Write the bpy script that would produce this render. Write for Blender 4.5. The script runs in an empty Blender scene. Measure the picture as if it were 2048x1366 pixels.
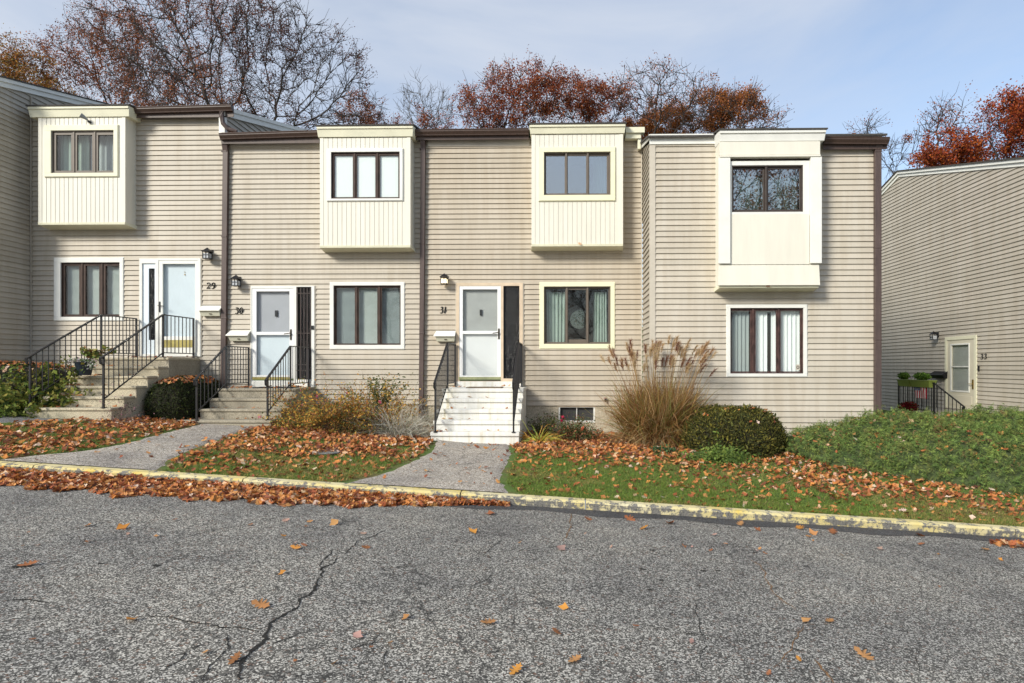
import bpy, math, random
import numpy as np
from mathutils import Vector, Matrix
random.seed(7)
RNG = np.random.default_rng(11)
S = bpy.context.scene
COL = S.collection
R = math.radians

# ------------------------------------------------------------------ camera
F, PX0, PY0 = 1284.0, 1106.0, 733.0
YAW = math.atan(29 / F)
cam = bpy.data.cameras.new('camera'); co = bpy.data.objects.new('camera', cam); COL.objects.link(co)
cam.sensor_width = 36; cam.lens = 36 * F / 2048
cam.shift_x = (1024 - PX0) / 2048; cam.shift_y = (PY0 - 683) / 2048
cam.clip_end = 2000; cam.clip_start = .05
co.location = (0, 0, 0); co.rotation_euler = (R(90), 0, YAW)
S.camera = co

# ------------------------------------------------------------------ world and sun
SUNV = Vector((.85, 1, -.76)).normalized()          # direction the light travels
el = math.asin(-SUNV.z); az = math.atan2(-SUNV.x, -SUNV.y)
w = bpy.data.worlds.new('World'); S.world = w; w.use_nodes = True
nt = w.node_tree; N = nt.nodes; L = nt.links; N.clear()
sky = N.new('ShaderNodeTexSky'); sky.sky_type = 'NISHITA'; sky.sun_disc = False
sky.sun_elevation = el; sky.sun_rotation = az; sky.air_density = 1.0; sky.dust_density = 1.2; sky.ozone_density = 1.2
tc = N.new('ShaderNodeTexCoord')
mp = N.new('ShaderNodeMapping'); mp.inputs['Scale'].default_value = (1.2, 1.2, 3.6); mp.inputs['Location'].default_value = (2.3, .4, .2)
no = N.new('ShaderNodeTexNoise'); no.inputs['Scale'].default_value = 1.5; no.inputs['Detail'].default_value = 7; no.inputs['Roughness'].default_value = .52; no.inputs['Distortion'].default_value = .6
L.new(tc.outputs['Generated'], mp.inputs[0]); L.new(mp.outputs[0], no.inputs['Vector'])
# more cloud towards the west (left)
sep = N.new('ShaderNodeSeparateXYZ'); L.new(tc.outputs['Generated'], sep.inputs[0])
mr = N.new('ShaderNodeMapRange'); mr.inputs[1].default_value = .1; mr.inputs[2].default_value = -.75; mr.inputs[3].default_value = -.0; mr.inputs[4].default_value = .3
L.new(sep.outputs[0], mr.inputs[0])
ad = N.new('ShaderNodeMath'); ad.operation = 'ADD'; L.new(no.outputs[0], ad.inputs[0]); L.new(mr.outputs[0], ad.inputs[1])
cr = N.new('ShaderNodeValToRGB'); cr.color_ramp.elements[0].position = .36; cr.color_ramp.elements[1].position = .82
cr.color_ramp.elements[0].color = (.2, .2, .2, 1); cr.color_ramp.elements[1].color = (1, 1, 1, 1)
L.new(ad.outputs[0], cr.inputs[0])
mx = N.new('ShaderNodeMix'); mx.data_type = 'RGBA'
L.new(cr.outputs[0], mx.inputs[0]); L.new(sky.outputs[0], mx.inputs[6]); mx.inputs[7].default_value = (3.4, 3.65, 4.1, 1)
bg = N.new('ShaderNodeBackground'); bg.inputs[1].default_value = .125
L.new(mx.outputs[2], bg.inputs[0])
wo = N.new('ShaderNodeOutputWorld'); L.new(bg.outputs[0], wo.inputs[0])
sl = bpy.data.lights.new('sun', 'SUN'); sl.energy = 2.6; sl.angle = R(15); sl.color = (1, .95, .85)
so = bpy.data.objects.new('sun', sl); COL.objects.link(so); so.rotation_euler = SUNV.to_track_quat('-Z', 'Y').to_euler()
S.view_settings.view_transform = 'Standard'; S.view_settings.look = 'None'; S.view_settings.gamma = 1
S.view_settings.exposure = .74
S.cycles.max_bounces = 6; S.cycles.transparent_max_bounces = 12

# ------------------------------------------------------------------ measuring: where a point of a plane stands
def ray(px, py):
    dx, dz = (px - PX0) / F, -(py - PY0) / F
    c, s = math.cos(YAW), math.sin(YAW)
    return Vector((dx * c - s, dx * s + c, dz))
def P(px, py, Y):
    d = ray(px, py); return d * (Y / d.y)
def PXp(px, py, X):
    d = ray(px, py); return d * (X / d.x)
def XX(px, Y): return P(px, 733, Y).x
def ZZ(py, Y, px=900): return P(px, py, Y).z

# ------------------------------------------------------------------ materials
def mat(name, col, rough=.7, metal=0, spec=.4):
    m = bpy.data.materials.new(name); m.use_nodes = True
    b = m.node_tree.nodes['Principled BSDF']
    b.inputs['Base Color'].default_value = (*col, 1); b.inputs['Roughness'].default_value = rough
    b.inputs['Metallic'].default_value = metal; b.inputs['Specular IOR Level'].default_value = spec
    return m
def nodes(m): return m.node_tree.nodes, m.node_tree.links, m.node_tree.nodes['Principled BSDF']
def coords(m, scale=(1, 1, 1)):
    N, L, b = nodes(m); t = N.new('ShaderNodeTexCoord'); mp = N.new('ShaderNodeMapping'); mp.inputs['Scale'].default_value = scale
    L.new(t.outputs['Object'], mp.inputs[0]); return mp.outputs[0]
def noise(m, vec, scale, detail=4, rough=.6):
    N, L, b = nodes(m); n = N.new('ShaderNodeTexNoise'); n.inputs['Scale'].default_value = scale
    n.inputs['Detail'].default_value = detail; n.inputs['Roughness'].default_value = rough; L.new(vec, n.inputs['Vector']); return n.outputs[0]
def ramp(m, fac, stops):
    N, L, b = nodes(m); r = N.new('ShaderNodeValToRGB'); e = r.color_ramp.elements
    while len(e) < len(stops): e.new(.5)
    for i, (p, c) in enumerate(stops): e[i].position = p; e[i].color = (*c, 1) if len(c) == 3 else c
    L.new(fac, r.inputs[0]); return r.outputs[0]
def mixc(m, fac, a, b_, mode='MIX'):
    N, L, b = nodes(m); x = N.new('ShaderNodeMix'); x.data_type = 'RGBA'; x.blend_type = mode
    for i, v in ((0, fac), (6, a), (7, b_)):
        if isinstance(v, (int, float)): x.inputs[i].default_value = v
        elif isinstance(v, tuple): x.inputs[i].default_value = (*v, 1)
        else: L.new(v, x.inputs[i])
    return x.outputs[2]
def setcol(m, c): N, L, b = nodes(m); L.new(c, b.inputs['Base Color'])
def bump(m, h, strength=.3, dist=.01):
    N, L, b = nodes(m); x = N.new('ShaderNodeBump'); x.inputs['Strength'].default_value = strength; x.inputs['Distance'].default_value = dist
    L.new(h, x.inputs['Height']); L.new(x.outputs[0], b.inputs['Normal'])
def varied(name, col, amt=.12, scale=6, rough=.7, stretch=(1, 1, 1), **k):
    m = mat(name, col, rough, **k); v = coords(m, stretch); n = noise(m, v, scale, 5)
    lo = tuple(c * (1 - amt) for c in col); hi = tuple(min(1, c * (1 + amt)) for c in col)
    setcol(m, ramp(m, n, [(.3, lo), (.7, hi)])); return m
def tinted(name, rough=.75, trans=0, spec=.25):
    m = mat(name, (.5, .5, .5), rough, spec=spec); N, L, b = nodes(m)
    a = N.new('ShaderNodeAttribute'); a.attribute_name = 'tint'; L.new(a.outputs[0], b.inputs['Base Color'])
    if trans:
        t = N.new('ShaderNodeBsdfTranslucent'); L.new(a.outputs[0], t.inputs[0]); x = N.new('ShaderNodeMixShader'); x.inputs[0].default_value = trans
        o = N['Material Output']; L.new(b.outputs[0], x.inputs[1]); L.new(t.outputs[0], x.inputs[2]); L.new(x.outputs[0], o.inputs[0])
    return m
def siding_mat(name, col):
    m = mat(name, col, .55, spec=.35); N, L, b = nodes(m); v = coords(m)
    n1 = noise(m, coords(m, (.9, .9, .16)), 1.3, 6, .65)                       # long streaks of weathering
    n2 = noise(m, coords(m, (7, 7, .7)), 1.0, 4, .6)                           # vertical water streaks
    sp = N.new('ShaderNodeSeparateXYZ'); L.new(v, sp.inputs[0])
    k = N.new('ShaderNodeMath'); k.operation = 'DIVIDE'; L.new(sp.outputs[2], k.inputs[0]); k.inputs[1].default_value = .1143
    fl = N.new('ShaderNodeMath'); fl.operation = 'FLOOR'; L.new(k.outputs[0], fl.inputs[0])
    wn = N.new('ShaderNodeTexWhiteNoise'); wn.noise_dimensions = '1D'; L.new(fl.outputs[0], wn.inputs['W'])
    c = ramp(m, n1, [(.3, (col[0] * .86, col[1] * .85, col[2] * .82)), (.7, tuple(x * 1.1 for x in col))])
    c = mixc(m, .55, c, ramp(m, n2, [(.35, (col[0] * .84, col[1] * .8, col[2] * .74)), (.6, col)]))
    c2 = mixc(m, 1.0, c, ramp(m, wn.outputs[0], [(0, (.88, .88, .87)), (1, (1, 1, 1))]), 'MULTIPLY')
    setcol(m, c2); return m
M = {}
M['siding'] = siding_mat('beige_vinyl', (.51, .463, .385))
M['siding_warm'] = siding_mat('warm_beige_vinyl', (.51, .452, .365))
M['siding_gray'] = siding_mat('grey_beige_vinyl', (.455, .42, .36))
M['siding_pale'] = siding_mat('pale_beige_vinyl', (.555, .508, .428))
M['trim_beige'] = varied('beige_trim', (.52, .475, .395), .07, 3)
M['cream'] = varied('cream_panel', (.735, .71, .61), .05, 2, .5, (3, 3, .4))
M['cream_trim'] = varied('cream_trim', (.72, .70, .53), .07, 3, .5)
M['yellow_trim'] = varied('pale_yellow_trim', (.80, .78, .55), .04, 3, .5)
M['white_trim'] = varied('white_trim', (.75, .75, .70), .06, 3, .5)
M['tan_trim'] = varied('tan_trim', (.62, .50, .36), .12, 5, .6)
M['brown'] = varied('brown_aluminium', (.075, .048, .038), .2, 5, .42, (4, 4, .5))
M['brown_pipe'] = varied('brown_pipe', (.088, .062, .055), .25, 3, .45, (4, 4, .7))
M['dark_frame'] = varied('dark_bronze_frame', (.055, .042, .035), .2, 8, .45)
M['wood_frame'] = varied('weathered_brown_wood', (.05, .028, .02), .55, 14, .65, (1, 1, .3))
M['red_wood'] = varied('peeling_red_brown_wood', (.065, .034, .03), .8, 18, .75, (1, 1, .35))
M['gray_frame'] = varied('bronze_vinyl_frame', (.14, .115, .09), .12, 6, .45)
M['shingle'] = varied('roof_shingle', (.06, .055, .05), .35, 30, .9)
M['roof_edge'] = varied('metal_drip_edge', (.30, .31, .31), .2, 5, .4)
M['white_door'] = varied('white_door_paint', (.80, .81, .80), .03, 3, .4)
M['blue_door'] = varied('bluish_white_door', (.70, .78, .83), .03, 3, .4)
M['gray_door'] = varied('grey_door_paint', (.42, .43, .46), .05, 3, .45)
M['gray_door2'] = varied('dull_grey_door', (.40, .41, .39), .08, 4, .5)
M['cream_door'] = varied('cream_door_paint', (.62, .58, .46), .04, 3, .45)
M['gold'] = varied('brass_sill', (.42, .36, .13), .2, 8, .35, metal=.5)
M['olive'] = varied('olive_sill', (.30, .32, .17), .15, 8, .5)
M['black'] = varied('black_iron', (.014, .014, .016), .3, 20, .42)
M['bronze'] = varied('dark_bronze', (.05, .035, .02), .3, 20, .4, metal=.6)
M['brass'] = varied('brass', (.45, .3, .09), .15, 20, .3, metal=.9)
M['plastic_black'] = mat('black_plastic', (.01, .01, .012), .35)
M['mail'] = varied('cream_mailbox', (.64, .63, .5), .05, 6, .45)
M['maillid'] = varied('pale_mailbox_lid', (.80, .79, .72), .04, 6, .45)
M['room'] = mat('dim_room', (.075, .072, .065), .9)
M['blind'] = varied('white_blind', (.62, .66, .64), .04, 3, .6)
M['blind_gray'] = varied('grey_blind', (.36, .40, .41), .06, 3, .6)
M['white_shade'] = mat('white_shade', (.92, .93, .94), .8)
M['curtain'] = varied('sage_curtain', (.34, .41, .365), .07, 4, .85)
M['flower_white'] = mat('white_petal', (.78, .76, .74), .7)
M['mirror'] = mat('mirror', (.15, .165, .15), .1, 1)
M['number'] = mat('black_number', (.01, .01, .01), .4)
M['pot'] = varied('dark_blue_pot', (.02, .028, .04), .2, 8, .4)
M['mat'] = varied('brown_doormat', (.16, .12, .08), .4, 60, .95)
M['mat_black'] = varied('black_doormat', (.018, .018, .018), .4, 60, .95)
M['lime'] = varied('lime_plastic', (.27, .34, .07), .08, 8, .4)
def concrete(name, col, dark, sc=90, amt=.5, stain=.5):
    m = mat(name, col, .88); v = coords(m); n = noise(m, v, sc, 3, .7); n2 = noise(m, v, 2.2, 6, .65)
    c = ramp(m, n, [(.32, dark), (.5, col), (.72, tuple(min(1, x * 1.35) for x in col))])
    c = mixc(m, stain, c, ramp(m, n2, [(.3, (.45, .42, .36)), (.65, (1, 1, 1))]), 'MULTIPLY')
    setcol(m, c); bump(m, n, amt, .006); return m
M['aggregate'] = concrete('exposed_aggregate', (.55, .49, .36), (.10, .09, .07), 75, .6, .35)
M['aggregate_dark'] = concrete('weathered_aggregate', (.38, .34, .26), (.08, .075, .06), 75, .6, .4)
M['concrete'] = concrete('foundation_concrete', (.52, .46, .35), (.40, .35, .26), 25, .2, .45)
def white_steps():
    m = mat('white_stained_concrete', (.78, .77, .72), .7); v = coords(m)
    n = noise(m, coords(m, (7, 1.2, .5)), 1.6, 6, .65)
    c = ramp(m, n, [(.30, (.58, .53, .40)), (.42, (.70, .685, .62)), (.6, (.75, .745, .71))])
    n2 = noise(m, v, 22, 4); c = mixc(m, .08, c, ramp(m, n2, [(.3, (.6, .58, .5)), (.5, (1, 1, 1))]), 'MULTIPLY')
    setcol(m, c); return m
M['white_steps'] = white_steps()
def glass(name, ior=.05, tint=(.94, .965, .955), rough=.0, alpha=1):
    m = bpy.data.materials.new(name); m.use_nodes = True; N, L = m.node_tree.nodes, m.node_tree.links; N.clear()
    o = N.new('ShaderNodeOutputMaterial'); x = N.new('ShaderNodeMixShader'); lw = N.new('ShaderNodeLayerWeight'); pw = N.new('ShaderNodeMath'); pw.operation = 'POWER'; pw.inputs[1].default_value = 4; L.new(lw.outputs['Facing'], pw.inputs[0]); f = N.new('ShaderNodeMath'); f.operation = 'MULTIPLY_ADD'; f.inputs[1].default_value = .8; f.inputs[2].default_value = ior; L.new(pw.outputs[0], f.inputs[0])
    t = N.new('ShaderNodeBsdfTransparent'); t.inputs[0].default_value = (*tint, 1); g = N.new('ShaderNodeBsdfGlossy'); g.inputs['Roughness'].default_value = rough
    if rough > .05:
        tcn = N.new('ShaderNodeTexCoord'); vo = N.new('ShaderNodeTexVoronoi'); vo.inputs['Scale'].default_value = 55; L.new(tcn.outputs['Object'], vo.inputs[0])
        bp = N.new('ShaderNodeBump'); bp.inputs['Strength'].default_value = 1; bp.inputs['Distance'].default_value = .01; L.new(vo.outputs[0], bp.inputs['Height']); L.new(bp.outputs[0], g.inputs['Normal'])
    L.new(f.outputs[0], x.inputs[0]); L.new(t.outputs[0], x.inputs[1]); L.new(g.outputs[0], x.inputs[2]); L.new(x.outputs[0], o.inputs[0]); return m
M['glass'] = glass('window_glass', .045)
M['glass_strong'] = glass('coated_window_glass', .42, (.7, .78, .75))
M['glass_clear'] = glass('storm_glass', .02, (.95, .96, .96))
M['glass_pebble'] = glass('pebbled_glass', .04, (.10, .11, .12), .12)
M['screen'] = varied('insect_screen', (.05, .05, .05), .2, 60, .8)
def lit():
    m = mat('lit_lamp_glass', (.9, .8, .6), .4); b = nodes(m)[2]; b.inputs['Emission Color'].default_value = (1, .8, .5, 1); b.inputs['Emission Strength'].default_value = 1.3; return m
M['lamp_lit'] = lit(); M['lamp_glass'] = mat('frosted_lamp_glass', (.5, .52, .54), .25)
# asphalt, kerb, lawn
def asphalt(name, base, lo, hi, sc=150, stones=.5):
    m = mat(name, base, .85, spec=.3); N, L, b = nodes(m); v = coords(m)
    vo = N.new('ShaderNodeTexVoronoi'); vo.inputs['Scale'].default_value = sc; L.new(v, vo.inputs['Vector'])
    sc_ = N.new('ShaderNodeSeparateColor'); L.new(vo.outputs['Color'], sc_.inputs[0])
    c = ramp(m, sc_.outputs[0], [(0, lo), (.42, base), (.74, tuple(x * 1.7 for x in base)), (.86, hi)])
    vo2 = N.new('ShaderNodeTexVoronoi'); vo2.inputs['Scale'].default_value = sc * .5; L.new(v, vo2.inputs['Vector'])
    s2 = N.new('ShaderNodeSeparateColor'); L.new(vo2.outputs['Color'], s2.inputs[0])
    c = mixc(m, ramp(m, s2.outputs[1], [(.90, (0, 0, 0)), (.92, (stones, stones, stones))]), c, hi)
    c = mixc(m, ramp(m, s2.outputs[2], [(.955, (0, 0, 0)), (.965, (.5, .5, .5))]), c, (.20, .10, .06))
    big = noise(m, v, .9, 6, .65); c = mixc(m, 1.0, c, ramp(m, big, [(.30, (.62, .62, .64)), (.46, (.92, .92, .92)), (.66, (1.16, 1.14, 1.1))]), 'MULTIPLY')
    vc = N.new('ShaderNodeTexVoronoi'); vc.feature = 'DISTANCE_TO_EDGE'; vc.inputs['Scale'].default_value = 1.35
    wv = N.new('ShaderNodeTexNoise'); wv.inputs['Scale'].default_value = 3; wv.inputs['Detail'].default_value = 5; L.new(v, wv.inputs['Vector'])
    av = N.new('ShaderNodeMix'); av.data_type = 'RGBA'; av.inputs[0].default_value = .3; L.new(v, av.inputs[6]); L.new(wv.outputs['Color'], av.inputs[7]); L.new(av.outputs[2], vc.inputs['Vector'])
    ck = ramp(m, vc.outputs['Distance'], [(0, (1, 1, 1)), (.012, (0, 0, 0))])
    msk = ramp(m, noise(m, v, .7, 3), [(.42, (0, 0, 0)), (.56, (.75, .75, .75))])
    cm = mixc(m, 1.0, ck, msk, 'MULTIPLY'); c = mixc(m, cm, c, (.02, .02, .02))
    setcol(m, c); bump(m, sc_.outputs[0], .55, .006); return m
M['asphalt'] = asphalt('asphalt', (.108, .103, .093), (.018, .018, .017), (.58, .56, .51), 125)
M['asphalt_dark'] = asphalt('patched_asphalt', (.05, .05, .052), (.015, .015, .016), (.16, .16, .16), 190, .2)
M['walk'] = asphalt('walkway_aggregate', (.28, .25, .21), (.10, .09, .08), (.62, .58, .53), 95, .5)
M['walk_gray'] = asphalt('grey_walk', (.15, .15, .145), (.08, .08, .08), (.30, .3, .29), 170, .2)
M['crack'] = varied('crack_fill', (.016, .015, .013), .4, 30, .95)
M['crack_leafy'] = varied('crack_debris', (.20, .11, .05), .6, 40, .95)
def kerb_mat():
    m = mat('worn_yellow_kerb', (.5, .45, .3), .85); v = coords(m); n = noise(m, v, 8, 9, .78); g = noise(m, v, 60, 3); y = noise(m, coords(m, (.6, 1, 1)), 2.4, 5, .7)
    conc = ramp(m, g, [(.3, (.06, .06, .058)), (.6, (.22, .21, .19))])
    yel = ramp(m, y, [(.35, (.62, .56, .36)), (.56, (.60, .50, .21)), (.70, (.62, .43, .06))])
    N, L, b = nodes(m); ge = N.new('ShaderNodeNewGeometry'); sp = N.new('ShaderNodeSeparateXYZ'); L.new(ge.outputs['Normal'], sp.inputs[0])
    a = N.new('ShaderNodeMath'); a.operation = 'MULTIPLY_ADD'; L.new(sp.outputs[2], a.inputs[0]); a.inputs[1].default_value = .07; L.new(n, a.inputs[2])
    setcol(m, mixc(m, ramp(m, a.outputs[0], [(.50, (0, 0, 0)), (.54, (1, 1, 1))]), conc, yel)); bump(m, g, .4, .004); return m
M['kerb'] = kerb_mat()
def soil():
    m = mat('lawn_soil', (.1, .09, .05), .95); v = coords(m); n = noise(m, v, 1.1, 6, .7); g = noise(m, v, 45, 4, .7)
    a = ramp(m, g, [(.3, (.05, .09, .014)), (.7, (.12, .19, .035))]); b_ = ramp(m, g, [(.3, (.06, .035, .02)), (.7, (.24, .12, .06))])
    setcol(m, mixc(m, ramp(m, n, [(.48, (0, 0, 0)), (.68, (1, 1, 1))]), a, b_)); bump(m, g, .6, .02); return m
M['soil'] = soil()
M['far'] = varied('far_ground', (.12, .085, .05), .4, 1.5, .95)
M['bark'] = varied('grey_brown_bark', (.05, .04, .036), .35, 12, .9, (1, 1, .3))
M['bark_pale'] = varied('pale_grey_bark', (.10, .09, .083), .3, 12, .9, (1, 1, .3))
M['leaf'] = tinted('leaf', .7, .3)
M['litter'] = tinted('dry_leaf', .75, .12)
M['grass'] = tinted('grass_blade', .6, .3)
M['needle'] = tinted('needle', .7, .12)
M['stem'] = tinted('stem', .8)
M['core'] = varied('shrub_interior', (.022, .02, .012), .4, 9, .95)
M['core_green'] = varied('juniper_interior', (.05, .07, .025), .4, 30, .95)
M['flagm'] = tinted('flag_cloth', .8, .2)

# ------------------------------------------------------------------ builders
class MB:
    def __init__(s): s.v = []; s.f = []; s.m = []
    def poly(s, pts, mi=0):
        b = len(s.v); s.v += [tuple(p) for p in pts]; s.f.append(tuple(range(b, b + len(pts)))); s.m.append(mi)
    def hexa(s, p, mi=0):       # 8 corners: bottom 0-3 ccw, top 4-7
        b = len(s.v); s.v += [tuple(q) for q in p]
        for f in ((0, 3, 2, 1), (4, 5, 6, 7), (0, 1, 5, 4), (1, 2, 6, 5), (2, 3, 7, 6), (3, 0, 4, 7)):
            s.f.append(tuple(b + i for i in f)); s.m.append(mi)
    def box(s, x0, x1, y0, y1, z0, z1, mi=0):
        x0, x1 = min(x0, x1), max(x0, x1); y0, y1 = min(y0, y1), max(y0, y1); z0, z1 = min(z0, z1), max(z0, z1)
        s.hexa([(x0, y0, z0), (x1, y0, z0), (x1, y1, z0), (x0, y1, z0), (x0, y0, z1), (x1, y0, z1), (x1, y1, z1), (x0, y1, z1)], mi)
    def bar(s, a, b, wx, wz=None, mi=0):   # square bar from a to b
        a, b = Vector(a), Vector(b); wz = wz or wx; d = (b - a)
        if d.length < 1e-6: return
        d.normalize(); u = d.cross(Vector((0, 0, 1)))
        if u.length < .05: u = Vector((1, 0, 0))
        u.normalize(); v = u.cross(d).normalized(); u *= wx / 2; v *= wz / 2
        s.hexa([a - u - v, a + u - v, a + u + v, a - u + v, b - u - v, b + u - v, b + u + v, b - u + v], mi)
    def tube(s, pts, r, n=8, mi=0, cap=True):
        pts = [Vector(p) for p in pts]; rs = r if isinstance(r, (list, tuple)) else [r] * len(pts); b0 = len(s.v)
        for i, p in enumerate(pts):
            d = (pts[min(i + 1, len(pts) - 1)] - pts[max(i - 1, 0)]); d = d.normalized() if d.length else Vector((0, 0, 1))
            u = d.cross(Vector((0, 0, 1))); u = Vector((1, 0, 0)) if u.length < .05 else u.normalized(); v = d.cross(u)
            for k in range(n):
                a = 2 * math.pi * k / n; s.v.append(tuple(p + (u * math.cos(a) + v * math.sin(a)) * rs[i]))
        for i in range(len(pts) - 1):
            for k in range(n):
                a, b = b0 + i * n + k, b0 + i * n + (k + 1) % n; s.f.append((a, b, b + n, a + n)); s.m.append(mi)
        if cap:
            s.f.append(tuple(b0 + k for k in range(n))[::-1]); s.m.append(mi)
            s.f.append(tuple(b0 + (len(pts) - 1) * n + k for k in range(n))); s.m.append(mi)
    def lathe(s, c, prof, n=20, mi=0):
        b0 = len(s.v); c = Vector(c)
        for r, z in prof:
            for k in range(n):
                a = 2 * math.pi * k / n; s.v.append((c.x + r * math.cos(a), c.y + r * math.sin(a), c.z + z))
        for i in range(len(prof) - 1):
            for k in range(n):
                a, b = b0 + i * n + k, b0 + i * n + (k + 1) % n; s.f.append((a, b, b + n, a + n)); s.m.append(mi)
    def build(s, name, mats, parent=None, bevel=0, smooth=False):
        me = bpy.data.meshes.new(name); me.from_pydata(s.v, [], s.f)
        for m_ in (mats if isinstance(mats, (list, tuple)) else [mats]): me.materials.append(M[m_] if isinstance(m_, str) else m_)
        me.polygons.foreach_set('material_index', s.m)
        if smooth: me.polygons.foreach_set('use_smooth', [True] * len(s.f))
        me.update(); return link(name, me, parent, bevel)
def link(name, me, parent=None, bevel=0):
    o = bpy.data.objects.new(name, me); COL.objects.link(o)
    if parent is not None:
        o.parent = parent; o.matrix_parent_inverse = Matrix.Translation(-parent.location)   # meshes all sit at the world origin
    if bevel:
        b = o.modifiers.new('bevel', 'BEVEL'); b.width = bevel; b.segments = 2; b.limit_method = 'ANGLE'
    return o
def tag(o, label=None, cat=None, group=None, kind=None):
    if label: o['label'] = label
    if cat: o['category'] = cat
    if group: o['group'] = group
    if kind: o['kind'] = kind
    return o
def thing(name, label, cat, loc, group=None):
    o = bpy.data.objects.new(name, None); COL.objects.link(o); o.location = loc; o.empty_display_size = .1
    return tag(o, label, cat, group)
def nmesh(name, V, Fc, mats, parent=None, tint=None, smooth=False):
    V = np.asarray(V, dtype=np.float32); Fc = np.asarray(Fc, dtype=np.int32); k = Fc.shape[1]; me = bpy.data.meshes.new(name)
    me.vertices.add(len(V)); me.vertices.foreach_set('co', V.ravel())
    me.loops.add(Fc.size); me.loops.foreach_set('vertex_index', Fc.ravel())
    me.polygons.add(len(Fc)); me.polygons.foreach_set('loop_start', np.arange(0, Fc.size, k, dtype=np.int32))
    me.polygons.foreach_set('loop_total', np.full(len(Fc), k, dtype=np.int32))
    if smooth: me.polygons.foreach_set('use_smooth', np.ones(len(Fc), dtype=bool))
    me.update(calc_edges=True)
    if tint is not None:
        a = me.color_attributes.new('tint', 'FLOAT_COLOR', 'POINT'); t = np.ones((len(V), 4), dtype=np.float32); t[:, :3] = tint; a.data.foreach_set('color', t.ravel())
    for m_ in (mats if isinstance(mats, (list, tuple)) else [mats]): me.materials.append(M[m_] if isinstance(m_, str) else m_)
    return link(name, me, parent)
def norm(a): return a / np.maximum(np.linalg.norm(a, axis=-1, keepdims=True), 1e-9)
def scatter(C, Nn, size, tv, tf, rng, spin=None, dirv=None):
    """copies of a template (tv verts, tf faces) at C with normals Nn -> V, F"""
    n = len(C); Nn = norm(np.asarray(Nn, float))
    a = rng.normal(size=(n, 3)) if dirv is None else np.asarray(dirv, float)
    u = norm(a - (a * Nn).sum(1, keepdims=True) * Nn); v = np.cross(Nn, u)
    size = np.broadcast_to(np.asarray(size, float), (n,))
    V = C[:, None, :] + size[:, None, None] * (tv[None, :, 0:1] * u[:, None] + tv[None, :, 1:2] * v[:, None] + tv[None, :, 2:3] * Nn[:, None])
    Fo = (np.arange(n) * len(tv))[:, None, None] + tf[None]
    return V.reshape(-1, 3), Fo.reshape(-1, tf.shape[1])
def tints(cols, n, rng, k, var=.18, weights=None):
    cols = np.array(cols, float); w_ = None if weights is None else np.array(weights) / sum(weights)
    c = cols[rng.choice(len(cols), n, p=w_)] * rng.uniform(1 - var, 1 + var, (n, 1)) * rng.uniform(.94, 1.06, (n, 3))
    return np.repeat(c, k, axis=0)
def oak_template():
    out = [(-.5, 0), (-.36, .07), (-.3, .26), (-.2, .10), (-.08, .36), (.02, .12), (.14, .33), (.22, .1), (.36, .2), (.5, 0),
           (.36, -.17), (.22, -.1), (.12, -.35), (.02, -.12), (-.1, -.34), (-.2, -.1), (-.32, -.22), (-.36, -.06)]
    v = [(0, 0, 0)] + [(x, y, .14 * (x * x) * 2 + .5 * y * y) for x, y in out]
    f = [(0, i + 1, (i + 1) % len(out) + 1) for i in range(len(out))]
    return np.array(v, float), np.array(f)
OAK = oak_template()
MAP = (np.array([(-.45, 0, 0), (-.1, .38, .12), (.1, .2, .02), (.5, .03, .1), (.12, -.22, .02), (-.08, -.4, .12), (0, 0, 0)], float), np.array([(6, 0, 5), (6, 5, 4), (6, 4, 3), (6, 3, 2), (6, 2, 1), (6, 1, 0)]))
QUAD = (np.array([(-.5, 0, 0), (0, -.28, .08), (.5, 0, 0), (0, .28, .08)], float), np.array([(0, 1, 2, 3)]))
SPRIG = (np.array([(-.5, 0, 0), (.05, -.16, .05), (.5, 0, 0), (.05, .16, .05)], float), np.array([(0, 1, 2, 3)]))
def ribbons(B, D, length, droop, width, segs, rng, grav=None, taper=1.0, wob=0):
    """arching tapered strips: base B, start direction D -> V, F(quads)"""
    n = len(B); D = norm(D); length = np.broadcast_to(length, (n,)); droop = np.broadcast_to(droop, (n,)); width = np.broadcast_to(width, (n,))
    side = norm(np.cross(D, rng.normal(size=(n, 3)))); P_ = [B]; d = D.copy(); st = length / segs
    for i in range(segs):
        d = norm(d + np.array([0, 0, -1.0]) * (droop / segs)[:, None] + (rng.normal(size=(n, 3)) * wob)); P_.append(P_[-1] + d * st[:, None])
    Pt = np.stack(P_, 1); tt = np.linspace(0, 1, segs + 1); ww = width[:, None] * (1 - taper * .9 * tt[None] ** 1.5) / 2
    A = Pt + side[:, None] * ww[..., None]; C = Pt - side[:, None] * ww[..., None]
    V = np.stack([A, C], 2).reshape(n, -1, 3); f = []
    for i in range(segs): f.append((2 * i, 2 * i + 1, 2 * i + 3, 2 * i + 2))
    Fo = (np.arange(n) * V.shape[1])[:, None, None] + np.array(f)[None]
    return V.reshape(-1, 3), Fo.reshape(-1, 4), Pt

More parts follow.
